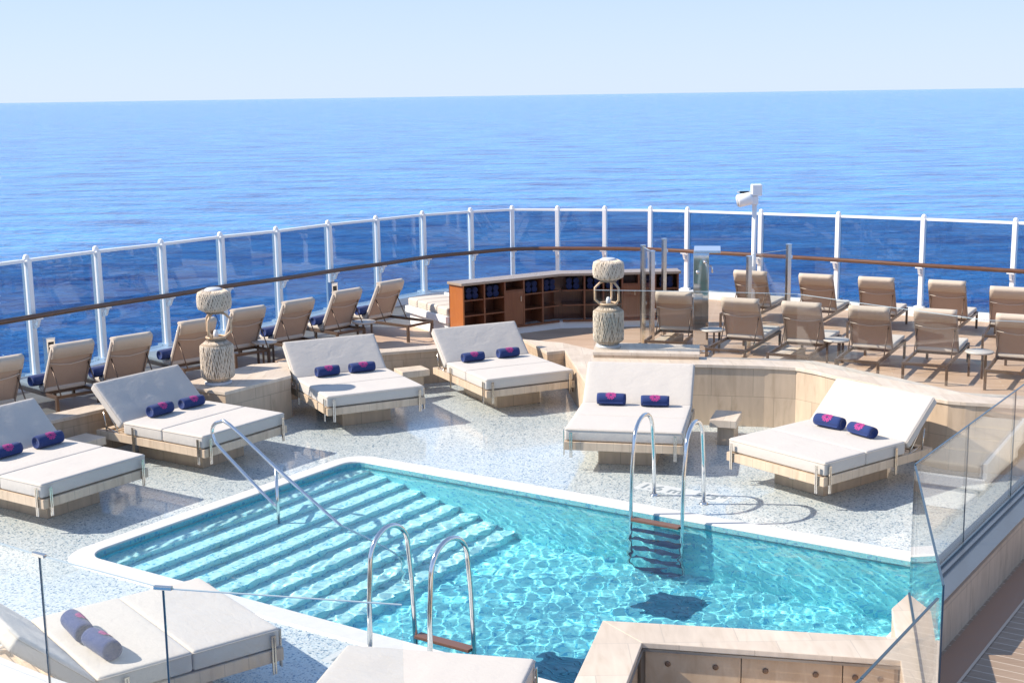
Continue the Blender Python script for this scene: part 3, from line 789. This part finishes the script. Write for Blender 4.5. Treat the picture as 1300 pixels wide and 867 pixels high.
ll = {'L1': 'tan backed lounger cut off by the left edge of the picture', 'L2': 'tan backed lounger in front of the left bollard light', 'L3': 'tan backed lounger third from the left picture edge',
      'L4': 'tan backed lounger directly left of the left woven lantern', 'L5': 'tan backed lounger directly right of the left woven lantern', 'L6': 'tan backed lounger behind the daybed with the lantern shadow, left of the second bollard light',
      'L7': 'tan backed lounger directly in front of the second bollard light', 'L8': 'tan backed lounger next to the white cushioned bench, its frame end bare',
      'R1': 'brown backed lounger of the rear right row, under the floodlight pole', 'R2': 'brown backed lounger of the rear right row, just right of the tall steel post', 'R3': 'brown backed lounger in the middle of the rear right row',
      'R4': 'brown backed lounger of the rear right row, second from the right edge', 'R5': 'brown backed lounger of the rear right row, cut by the right edge',
      'S1': 'lounger half hidden behind the polished steel shower column', 'S2': 'lounger of the front right row behind the left steel gate post', 'S3': 'lounger of the front right row just right of the tall steel gate post',
      'S4': 'lounger of the front right row, third from the right edge', 'S5': 'lounger of the front right row, second from the right edge', 'S6': 'lounger of the front right row, cut by the right edge'}
lp = make_lounger(); lshort = make_lounger(.68); used = set(); LO = {}
for i, (k, x, y, a) in enumerate(LL):
    src = lshort if k in ('L1', 'L2', 'L3', 'L4', 'L5', 'L6', 'L7') else lp
    o = copy_tree(src) if src in used else src; used.add(src); th = R(a)
    # (x, y) is the middle of the back's top edge, .76 m from the head end
    o.location = (x+math.sin(th)*.76, y-math.cos(th)*.76, ZD); o.rotation_euler = (0, 0, th+random.uniform(-.035, .035)); LO[k] = (o.location.x, o.location.y, th)
    tag(o, ll[k], 'sun lounger', 'sun loungers on the upper deck')
t2 = make_towel(.34, .085, False); fst = True
for k in ('L2', 'L3', 'L4', 'L6', 'L7', 'L8'):
    o = t2 if fst else copy_tree(t2); fst = False
    x, y, th = LO[k]; lx, ly = -.25, 1.25
    o.location = (x+lx*math.cos(th)-ly*math.sin(th), y+lx*math.sin(th)+ly*math.cos(th), ZD+.408); o.rotation_euler = (0, 0, th+.1)
    tag(o, 'plain navy towel roll on the seat of the %s' % {'L2': 'lounger by the left bollard light', 'L3': 'third lounger from the left', 'L4': 'lounger left of the left lantern', 'L6': 'lounger left of the second bollard', 'L7': 'lounger before the second bollard', 'L8': 'lounger beside the white bench'}[k], 'towel', 'navy towels on the left loungers')
def make_table():
    t = empty('side_table')
    MB().lathe([(0, .39), (.21, .39), (.22, .40), (.22, .415), (.21, .422), (0, .422)], n=28).build('table_top', M['greytop'], t)
    for k in range(3):
        a = R(30+120*k); MB().beam((.15*math.cos(a), .15*math.sin(a), 0), (.15*math.cos(a), .15*math.sin(a), .39), .03, .03, (math.cos(a), math.sin(a), 0)).build('leg', M['brown_metal'], t)
    return t
tb = make_table()
for i, (x, y, lb) in enumerate(((-4.24, 22.53, 'round side table between two loungers behind the left lantern'), (-2.74, 24.45, 'round side table left of the bare lounger frame by the white bench'), (3.52, 23.07, 'round side table just right of the steel shower column'),
                                (5.41, 21.92, 'round side table right of the tall steel gate post'), (7.38, 20.72, 'round side table at the right end of the front lounger row'))):
    o = tb if i == 0 else copy_tree(tb); o.location = (x, y, ZD); tag(o, lb, 'side table', 'round side tables between loungers')
# stone side tables on the pool deck
def stone_table(c, rot, w, l, lb, px=0.0):
    t = empty('stone_table', (c[0], c[1], 0), rot); tag(t, lb, 'side table', 'stone side tables beside the daybeds')
    MB().box((0, 0, .325), (w, l, .11)).build('table_top', M['stone_top'], t, bevel=.008)
    MB().box((px, 0, .135), (w*.62, l*.75, .27)).build('pedestal', M['stone'], t)
stone_table((3.06, 18.70), -.30, .38, .62, 'stone side table against the curved wall right of the ladder daybed', .03)
stone_table((-1.72, 22.38), .46, .50, .40, 'stone side table between the two daybeds before the cabinet')
stone_table((-5.95, 17.93), .98, .46, .42, 'stone side table between the two leftmost daybeds')

# ------------------------------------------------------------------ woven lanterns
def make_lantern():
    t = empty('woven_lantern')
    MB().lathe([(0, 0), (.20, 0), (.20, .03), (.17, .045), (0, .045)]).build('base', M['grey'], t)
    def drum(z0, z1, r, sh, name):
        """a rope-wound drum: a dark core with many slanting rope strands around it"""
        core = MB(); pr = []
        for k in range(13):
            f = k/12; e = (1-abs(2*f-1)**sh)**(1/sh)
            pr.append((max(.05, (r*.62+r*.38*e)*.965), z0+(z1-z0)*f))
        core.lathe(pr, n=28); co_ = core.build(name, M['rope_core'], t)
        rng = random.Random(int(z0*1000)); st = MB(); N = 58
        for d, ph in ((1, 0), (-1, .5)):
            for k in range(N):
                a0 = 6.28318*(k+ph)/N+rng.uniform(-.06, .06); pts = []
                tw = d*(.55+rng.uniform(-.25, .25))
                for j in range(9):
                    f = j/8; e = (1-abs(2*f-1)**sh)**(1/sh) if 0 < f < 1 else 0
                    rr = r*.62+r*.38*e+.004*math.sin(7*f*3+k*1.7+d)
                    a = a0+tw*(f-.5); pts.append((rr*math.cos(a), rr*math.sin(a), z0+(z1-z0)*f))
                st.tube(pts, .0068, 5)
        st.build('rope_weave', M['rope'], co_)
    drum(.045, .645, .24, 7, 'lower_drum')
    drum(1.09, 1.40, .245, 3.2, 'upper_drum')
    for z in (.665, 1.075): MB().lathe([(.07, z-.02), (.135, z-.02), (.135, z+.02), (.07, z+.02)], n=24).build('collar', M['rope_dark'], t)
    for k in range(3):
        a = R(15+120*k); c, s = math.cos(a), math.sin(a)
        MB().tube([(.09*c, .09*s, .685), (.14*c, .14*s, .70), (.222*c, .222*s, .775), (.222*c, .222*s, .965), (.14*c, .14*s, 1.04), (.09*c, .09*s, 1.055)], .019, 8).build('bamboo_stave', M['bamboo'], t)
    MB().tube(arc((0, 0, .70), .14, 0, 6.283*23/24, 23, (1, 0, 0), (0, 1, 0)), .017, 7, closed=True).build('ring', M['bamboo'], t)
    MB().lathe([(0, .68), (.035, .68), (.04, .75), (.025, .80), (0, .81)], n=12).build('lamp', M['bulb'], t)
    MB().tube([(.01, 0, .80), (.055, .01, .88), (.03, .0, .98), (0, 0, 1.06)], .004, 5).build('cord', M['dark'], t)
    MB().lathe([(0, 1.385), (.13, 1.385), (.14, 1.405), (.10, 1.43), (0, 1.435)]).build('cap', M['grey'], t)
    return t
lan = make_lantern(); lan.location = (-4.50, 20.02, .68); lan.scale = (1.03, 1.03, 1.03); tag(lan, 'woven rope lantern with open bamboo middle on the left stone ledge', 'lantern', 'woven rope lanterns')
o = copy_tree(lan); o.location = (1.52, 20.72, 1.03); o.scale = (.98, .98, .98); o.rotation_euler = (0, 0, 1.0); tag(o, 'woven rope lantern standing on the plinth in front of the brown cabinet', 'lantern', 'woven rope lanterns')

# ------------------------------------------------------------------ bar cabinet
cab = empty('towel_cabinet', (.965, 25.72, ZD)); tag(cab, 'brown wooden two wing cabinet with open compartments and pale stone top', 'cabinet')
X = cab.matrix_basis.inverted() @ Matrix.Translation((0, 0, 0)); X = Matrix.Translation((-.965, -25.72, -ZD))
pA, pB, pC = Vector((-.90, 24.52, 0)), Vector((.965, 25.72, 0)), Vector((3.27, 25.83, 0))
ZP, ZT = ZD+.13, ZD+1.035
dAB = (pB-pA).normalized(); nAB = Vector((-dAB.y, dAB.x, 0)); dBC = (pC-pB).normalized(); nBC = Vector((-dBC.y, dBC.x, 0))
DP = .42
nB = (nAB+nBC).normalized()/max(.5, (nAB+nBC).normalized().dot(nAB))
bA, bB, bC = pA+nAB*DP-dAB*.05, pB+nB*DP, pC+nBC*DP
ov = .03
ctA, ctB, ctC = pA-nAB*ov-dAB*.04, pB-nB*ov, pC-nBC*ov+dBC*.04
xy = lambda v: (v.x, v.y)
MB().prism([xy(ctA), xy(ctB), xy(ctC), xy(bC+dBC*.04), xy(bB+nB*.03), xy(bA-dAB*.04)], ZT, ZT+.05).build('countertop', M['cab_top'], cab, bevel=.008, xf=X)
MB().prism([xy(pA+nAB*.05+dAB*.02), xy(pB+nB*.05), xy(pC+nBC*.05), xy(bC), xy(bB), xy(bA)], ZD, ZP).build('plinth', M['white'], cab, xf=X)
MB().prism([xy(bA+nAB*-.02), xy(bB-nB*.02), xy(bC-nBC*.02), xy(bC), xy(bB), xy(bA)], ZP, ZT).build('back_panel', M['mahogany'], cab, xf=X)
MB().prism([xy(pA), xy(pA+dAB*.03), xy(bA+dAB*.03), xy(bA)], ZP, ZT-.002).build('end_panel', M['orange_wood'], cab, xf=X)
MB().prism([xy(pC), xy(pC-dBC*.03), xy(bC-dBC*.03), xy(bC)], ZP, ZT-.002).build('end_panel', M['mahogany'], cab, xf=X)
bays = []
def wing(p, d, nrm, L, cuts, doors):
    MB().beam(tuple(p+d*.032+nrm*.02+Vector((0, 0, ZP+.02))), tuple(p+d*(L-.032)+nrm*.02+Vector((0, 0, ZP+.02))), .04, .04).build('bottom_rail', M['cab_wood'], cab, xf=X)
    for c in cuts[1:-1]:
        q = p+d*(c*L); a = q+nrm*.004; b = q+nrm*(DP-.03); hw = d*.016
        MB().prism([xy(a-hw), xy(a+hw), xy(b+hw), xy(b-hw)], ZP+.04, ZT-.002).build('divider', M['cab_wood'], cab, xf=X)
    for i in range(len(cuts)-1):
        c0, c1 = cuts[i]*L+.018, cuts[i+1]*L-.018
        if i == 0: c0 += .014
        if i == len(cuts)-2: c1 -= .014
        H = ZT-ZP-.04
        if i in doors:
            a, b = p+d*c0+nrm*.006, p+d*c1+nrm*.006
            dr = MB().prism([xy(a), xy(b), xy(b+nrm*.025), xy(a+nrm*.025)], ZP+.045, ZT-.20).build('door', M['cab_wood'], cab, bevel=.003, xf=X)
            m = p+d*(c1-.06)+Vector((0, 0, ZP+.5)); MB().beam(tuple(m-nrm*.01), tuple(m-nrm*.01+Vector((0, 0, .1))), .012, .012, (1, 0, 0)).build('handle', M['bronze'], dr, xf=X)
            z = ZT-.185; MB().prism([xy(p+d*c0+nrm*.01), xy(p+d*c1+nrm*.01), xy(p+d*c1+nrm*(DP-.04)), xy(p+d*c0+nrm*(DP-.04))], z-.01, z+.01).build('shelf', M['cab_wood'], cab, xf=X)
        else:
            for k in (1, 2):
                z = ZP+.04+H*k/3
                MB().prism([xy(p+d*c0+nrm*.01), xy(p+d*c1+nrm*.01), xy(p+d*c1+nrm*(DP-.04)), xy(p+d*c0+nrm*(DP-.04))], z-.011, z+.011).build('shelf', M['cab_wood'], cab, xf=X)
            bays.append((p+d*((c0+c1)/2)+nrm*.17, math.atan2(d.y, d.x), c1-c0, ZP+.04+H*2/3+.011))
L1_, L2_ = (pB-pA).length, (pC-pB).length
wing(pA, dAB, nAB, L1_, [0, .215, .42, .615, .81, 1.0], (2,))
wing(pB, dBC, nBC, L2_, [0, .20, .36, .52, .66, .80, 1.0], (3, 4))
def make_stack():
    t = empty('towel_stack')
    for k in range(2):
        for j in range(2):
            m = MB(); n = 12
            m.tube([(-.07+.14*j, -.10, .062+.105*k), (-.07+.14*j, -.04, .064+.105*k), (-.07+.14*j, .10, .062+.105*k)], .060 if k == 0 else .056, 14)
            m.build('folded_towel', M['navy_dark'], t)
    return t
stk = make_stack()
names_ = ['first compartment from the orange end panel', 'second compartment from the orange end panel', 'third open compartment of the left wing', 'fourth open compartment next to the corner', 'first compartment right of the corner', 'second compartment right of the corner', 'compartment behind the lantern', 'last compartment behind the steel posts']
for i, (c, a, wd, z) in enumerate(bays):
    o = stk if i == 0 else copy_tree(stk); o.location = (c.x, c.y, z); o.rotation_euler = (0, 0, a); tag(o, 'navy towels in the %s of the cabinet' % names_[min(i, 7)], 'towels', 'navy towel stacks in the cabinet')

# ------------------------------------------------------------------ white bench with cushions
def bench(loc, rot, L, lb, ncush=4, grp=True):
    t = empty('cushioned_bench', loc, rot); tag(t, lb, 'bench')
    MB().box((L/2, .42, .14), (L-.1, .74, .28)).build('plinth', M['white'], t, bevel=.01)
    MB().box((L/2, .42, .345), (L, .90, .13)).build('seat_slab', M['white'], t, bevel=.012)
    w_ = (L-.06)/ncush
    for k in range(ncush):
        bm_obj(soft_box(w_-.02, .80, .15, .03, .012, 5, 5), 'seat_cushion', M['cream'], t, Matrix.Translation((.03+w_*(k+.5), .02, .412)))
    MB().beam((.02, .86, .50), (L-.02, .86, .50), .05, .20).build('back_rail', M['white'], t, bevel=.01)
    return t
bench((-2.095, 26.365, ZD), R(-60), 1.75, 'white built in bench with pale cushions behind the orange end of the cabinet', 4)
bench((6.95, 13.85, .07), R(52), 2.6, 'white cushioned bench on the side deck, seen only as a reflection in the right glass', 4)

# ------------------------------------------------------------------ gate posts, glass gate, steel shower column, floodlight, bollards
gate = [((2.382, 23.948), 1.80, 'slim steel gate post, left of the three by the shower column'), ((2.453, 23.074), 1.80, 'slim steel gate post, nearest of the three by the shower column'),
        ((2.85, 24.717), 1.83, 'slim steel gate post, tallest and right of the three by the shower column'), ((4.084, 22.767), 1.72, 'slim steel gate post in front of the lounger under the floodlight'), ((4.913, 23.512), 1.83, 'tall slim steel gate post between the two rows of right loungers')]
for (x, y), h, lb in gate:
    t = empty('gate_post', (x, y, ZD), .4); tag(t, lb, 'post', 'slim steel gate posts')
    MB().box((0, 0, h/2+.01), (.075, .075, h-.02)).build('shaft', M['bronze'], t, bevel=.006)
    MB().box((0, 0, .01), (.13, .13, .02)).build('base_plate', M['steel'], t)
    MB().box((0, 0, h+.008), (.085, .085, .016)).build('cap', M['steel'], t, bevel=.004)
    for z in (h*.42, h*.88): MB().box((.05, .0, z), (.05, .03, .06)).build('glass_clamp', M['steel'], t, bevel=.004)
glass_run('glass_gate', [(2.385, 23.90), (2.45, 23.24)], ZD+.1, ZD+1.78, 'narrow glass gate pane between the two left steel posts', (), .014, cat='glass gate', edge='rim')
glass_run('glass_gate', [(4.13, 22.81), (4.87, 23.47)], ZD+.1, ZD+1.74, 'wide glass gate pane between the two right steel posts', (), .014, cat='glass gate', edge='rim')
sc = empty('shower_column', (3.313, 23.117, ZD), -.15); tag(sc, 'polished mirror steel shower column with flat overhanging head plate', 'shower')
MB().box((0, .06, .88), (.27, .16, 1.76)).build('column', M['mirror'], sc, bevel=.006)
MB().box((.10, .20, 1.79), (.46, .75, .045)).build('head_plate', M['steel'], sc, bevel=.006)
MB().box((0, .06, .012), (.36, .26, .024)).build('base_plate', M['steel'], sc)
for z in (1.60, 1.42): MB().lathe([(0, 0), (.03, 0), (.03, .03), (0, .04)], (0, 0, 0), 14).build('tap', M['steel'], sc, xf=Matrix.Translation((.06 if z > 1.5 else -.06, -.02, z)) @ Matrix.Rotation(R(90), 4, 'X'))
MB().tube([(.15, .06, 1.52), (.19, .04, 1.50), (.19, .04, 1.40)], .016, 8).build('spout', M['steel'], sc)
fl = empty('floodlight_pole', (4.75, 26.0, ZD)); tag(fl, 'white floodlight pole with a tilted lamp head rising above the windbreak', 'floodlight')
MB().tube([(0, 0, 0), (0, 0, 2.36)], .046, 14).build('pole', M['white'], fl)
MB().box((0, 0, .02), (.26, .26, .04)).build('base_plate', M['white'], fl, bevel=.005)
MB().box((-.02, 0, 2.42), (.16, .14, .16)).build('bracket', M['white'], fl, bevel=.01)
MB().box((.03, 0, 2.62), (.20, .18, .22)).build('junction_box', M['white'], fl, bevel=.02)
hd = MB().lathe([(0, -.14), (.115, -.14), (.125, -.12), (.125, .10), (.10, .14), (0, .15)], n=20).build('lamp_head', M['white'], fl, xf=Matrix.Translation((-.20, -.04, 2.44)) @ Matrix.Rotation(R(78), 4, 'Y'))
MB().lathe([(0, 0), (.10, 0), (.10, .01), (0, .012)], n=20).build('lens', M['grey'], hd, xf=Matrix.Translation((-.20, -.04, 2.44)) @ Matrix.Rotation(R(78), 4, 'Y') @ Matrix.Translation((0, 0, -.155)))
for k in range(3): MB().beam((-.26+k*.05, -.04, 2.562), (-.26+k*.05, -.04, 2.60), .008, .18).build('cooling_fin', M['white'], hd)
for (x, y, lb) in ((-7.30, 20.75, 'square steel bollard light with dark face behind the left loungers'), (-3.58, 26.6, 'square steel bollard light with dark face behind the right end of the left lounger row')):
    t = empty('bollard_light', (x, y, ZD), .75); tag(t, lb, 'bollard light', 'square bollard lights')
    MB().box((0, 0, .42), (.14, .14, .84)).build('body', M['steel'], t, bevel=.006)
    MB().box((.0, -.072, .66), (.09, .006, .26)).build('dark_lens', M['dark'], t)
    MB().box((0, 0, .848), (.15, .15, .016)).build('lid', M['steel'], t, bevel=.004)

# ------------------------------------------------------------------ pool ladders and handrail
def ladder(u, vpool, vdeck, lb, wd=.68, skew=0.0):
    sgn = 1 if vdeck > vpool else -1; mv = abs(vdeck-vpool)
    t = empty('pool_ladder', P(u, vdeck, 0)); tag(t, lb, 'pool ladder', 'steel pool ladders'); X = Matrix.Translation(-Vector(P(u, vdeck, 0)))
    for du in (-wd/2, wd/2):
        rr = mv/2; ud = u+du+skew
        pts = [P(ud, vdeck+sgn*.03, .0), P(ud, vdeck+sgn*.01, .55)]
        for k in range(13):
            a = math.pi*k/12; f = .5+.5*math.cos(a); pts.append(P(u+du+skew*f, (vpool+vdeck)/2+sgn*rr*math.cos(a)*.94, .86+.27*math.sin(a)))
        pts += [P(u+du, vpool-sgn*.02, .55), P(u+du, vpool-sgn*.05, 0), P(u+du, vpool-sgn*.07, -1.35)]
        MB().tube(pts, .024, 12).build('rail', M['steel'], t, xf=X)
        MB().lathe([(0, .0), (.055, 0), (.055, .012), (.03, .03), (0, .03)], P(ud, vdeck+sgn*.03, .0), 16).build('floor_flange', M['steel'], t, xf=X)
    for k in range(6):
        z = -.015-.27*k; v = vpool-sgn*.05
        MB().prism([P2(u-wd/2+.025, v-.055), P2(u+wd/2-.025, v-.055), P2(u+wd/2-.025, v+.055), P2(u-wd/2+.025, v+.055)], z-.03, z).build('tread', M['tread'] if k == 0 else M['tread_blue'], t, bevel=.006, xf=X)
ladder(-7.06, 13.50, 14.30, 'steel pool ladder on the far side in front of a daybed', skew=-.15)
ladder(-7.10, 9.28, 8.70, 'steel pool ladder on the near side beside the foreground daybed')
VH = 11.52
hrl = empty('pool_handrail', P(-11.29, VH, -.3)); tag(hrl, 'sloping steel handrail leading down the pool steps', 'handrail'); X = Matrix.Translation(-Vector(P(-11.29, VH, -.3)))
top = [(-12.05, .945), (-11.29, .50), (-10.3, -.055), (-9.6, -.46), (-9.35, -.72), (-9.35, -1.48)]
low = [(-11.30, -.02), (-11.75, .28), (-12.26, .63)]
lp_ = [P(u, VH, z) for u, z in low]+[P(-12.34, VH, .72), P(-12.37, VH, .82), P(-12.33, VH, .91), P(-12.22, VH, .96)]+[P(u, VH, z) for u, z in top]
MB().tube(smooth_line(lp_, 3), .022, 12).build('rail', M['steel'], hrl, xf=X)
MB().tube([P(-11.29, VH, .49), P(-11.29, VH, -.45)], .02, 10).build('post', M['steel'], hrl, xf=X)

# ------------------------------------------------------------------ bar counter at the pool edge
bc = empty('bar_counter', (1.9, 10.0, 0)); tag(bc, 'stone topped counter recess at the pool edge with knobbed front panels', 'counter'); X = Matrix.Translation((-1.9, -10.0, 0))
A_, B_ = (.731, 10.685), (3.09, 10.243); a_, b_ = (1.017, 10.212), (3.0, 9.787)
A0_, a0_ = (-.02, 7.68), (.33, 7.5)
MB().prism([A_, B_, b_, a_], .53, .58).build('worktop', M['stone_top'], bc, bevel=.006, xf=X)
MB().prism([A_, (a_[0]-.0, a_[1]-.003), a0_, A0_], .529, .579).build('worktop', M['stone_top'], bc, bevel=.006, xf=X)
MB().prism([(A_[0]+.03, A_[1]-.03), (B_[0], B_[1]-.03), (b_[0], b_[1]+.08), (a_[0], a_[1]+.08)], DEPTH, .528).build('back_wall', M['stone'], bc, xf=X)
MB().prism([(A_[0]+.03, A_[1]-.06), (a_[0]-.08, a_[1]+.05), (a0_[0]-.08, a0_[1]), (A0_[0]+.03, A0_[1])], DEPTH, .527).build('side_wall', M['stone'], bc, xf=X)
MB().prism([(.75, 10.2), (3.05, 9.9), (2.9, 7.5), (.1, 7.5)], -.3, .035).build('floor', M['stone_top'], bc, xf=X)
MB().beam((a_[0]+.01, a_[1]-.006, .518), (2.99, 9.783, .518), .012, .018).build('edge_trim', M['channel'], bc, xf=X)
MB().beam((a_[0]+.006, a_[1]-.01, .518), (a0_[0]+.006, a0_[1], .518), .012, .018).build('edge_trim', M['channel'], bc, xf=X)
av, bv = Vector((*a_, 0)), Vector((2.95, 9.798, 0)); dd = (bv-av).normalized(); nn_ = Vector((-dd.y, dd.x, 0)); Lp = (bv-av).length
for i, (s0, s1) in enumerate(((.012, .40), (.404, .80), (.804, 1.0))):
    p0, p1 = av+dd*Lp*s0+nn_*.03, av+dd*Lp*s1+nn_*.03
    pn = MB().prism([xy(p0), xy(p1), xy(p1+nn_*.03), xy(p0+nn_*.03)], .045, .515).build('front_panel', M['panel'], bc, bevel=.003, xf=X)
    for f in (.24, .74):
        k = p0+(p1-p0)*f+Vector((0, 0, .40))
        MB().lathe([(0, 0), (.021, 0), (.024, .006), (.012, .010), (0, .008)], n=16).build('knob', M['knot'], pn, xf=X @ Matrix.Translation(k-nn_*.001) @ nn_.to_track_quat('-Z', 'Y').to_matrix().to_4x4())
av2, bv2 = Vector((*a_, 0)), Vector((*a0_, 0)); d2 = (bv2-av2).normalized(); n2_ = Vector((d2.y, -d2.x, 0)); L2 = (bv2-av2).length
for s0, s1 in ((.012, .33), (.335, .66)):
    p0, p1 = av2+d2*L2*s0+n2_*.03, av2+d2*L2*s1+n2_*.03
    MB().prism([xy(p0), xy(p1), xy(p1+n2_*.03), xy(p0+n2_*.03)], .045, .515).build('front_panel', M['panel'], bc, bevel=.003, xf=X)
block('stone_parapet', [(3.477, 11.191), (3.22, 10.834), (2.80, 8.9), (2.62, 8.1), (2.85, 8.1), (3.134, 9.37)], .58, 'narrow stone parapet under the single glass pane right of the counter', 'parapet', z0=DEPTH)

# ------------------------------------------------------------------ depth markings inlaid in the deck
def text(body, loc, rot, size, lb):
    c = bpy.data.curves.new('depth_marking', 'FONT'); c.body = body; c.size = size; c.extrude = .001; c.align_x = 'CENTER'
    c.offset = .005
    o = bpy.data.objects.new('depth_marking', c); COL.objects.link(o); c.materials.append(M['ink'])
    bpy.context.view_layer.update(); dg = bpy.context.evaluated_depsgraph_get(); me = bpy.data.meshes.new_from_object(o.evaluated_get(dg)); bpy.data.objects.remove(o)
    o = bpy.data.objects.new('depth_marking', me); COL.objects.link(o); o.location = loc; o.rotation_euler = (0, 0, rot); tag(o, lb, 'depth marking')
    wd = o.dimensions.x/2+.06
    MB().prism([(-wd, -.05), (wd, -.05), (wd, size*.72+.06), (-wd, size*.72+.06)], -.0035, -.0015).build('pale_tile', M['pale'], o)
text("1.6 m  5'3\"", (2.06, 16.14, .004), -math.atan2(.559, .829), .27, 'grey depth marking set in the deck behind the far pool ladder')
text('1.6 m', (-1.46, 11.13, .004), -math.atan2(.559, .829), .26, 'grey depth marking set in the deck beside the foreground daybed')
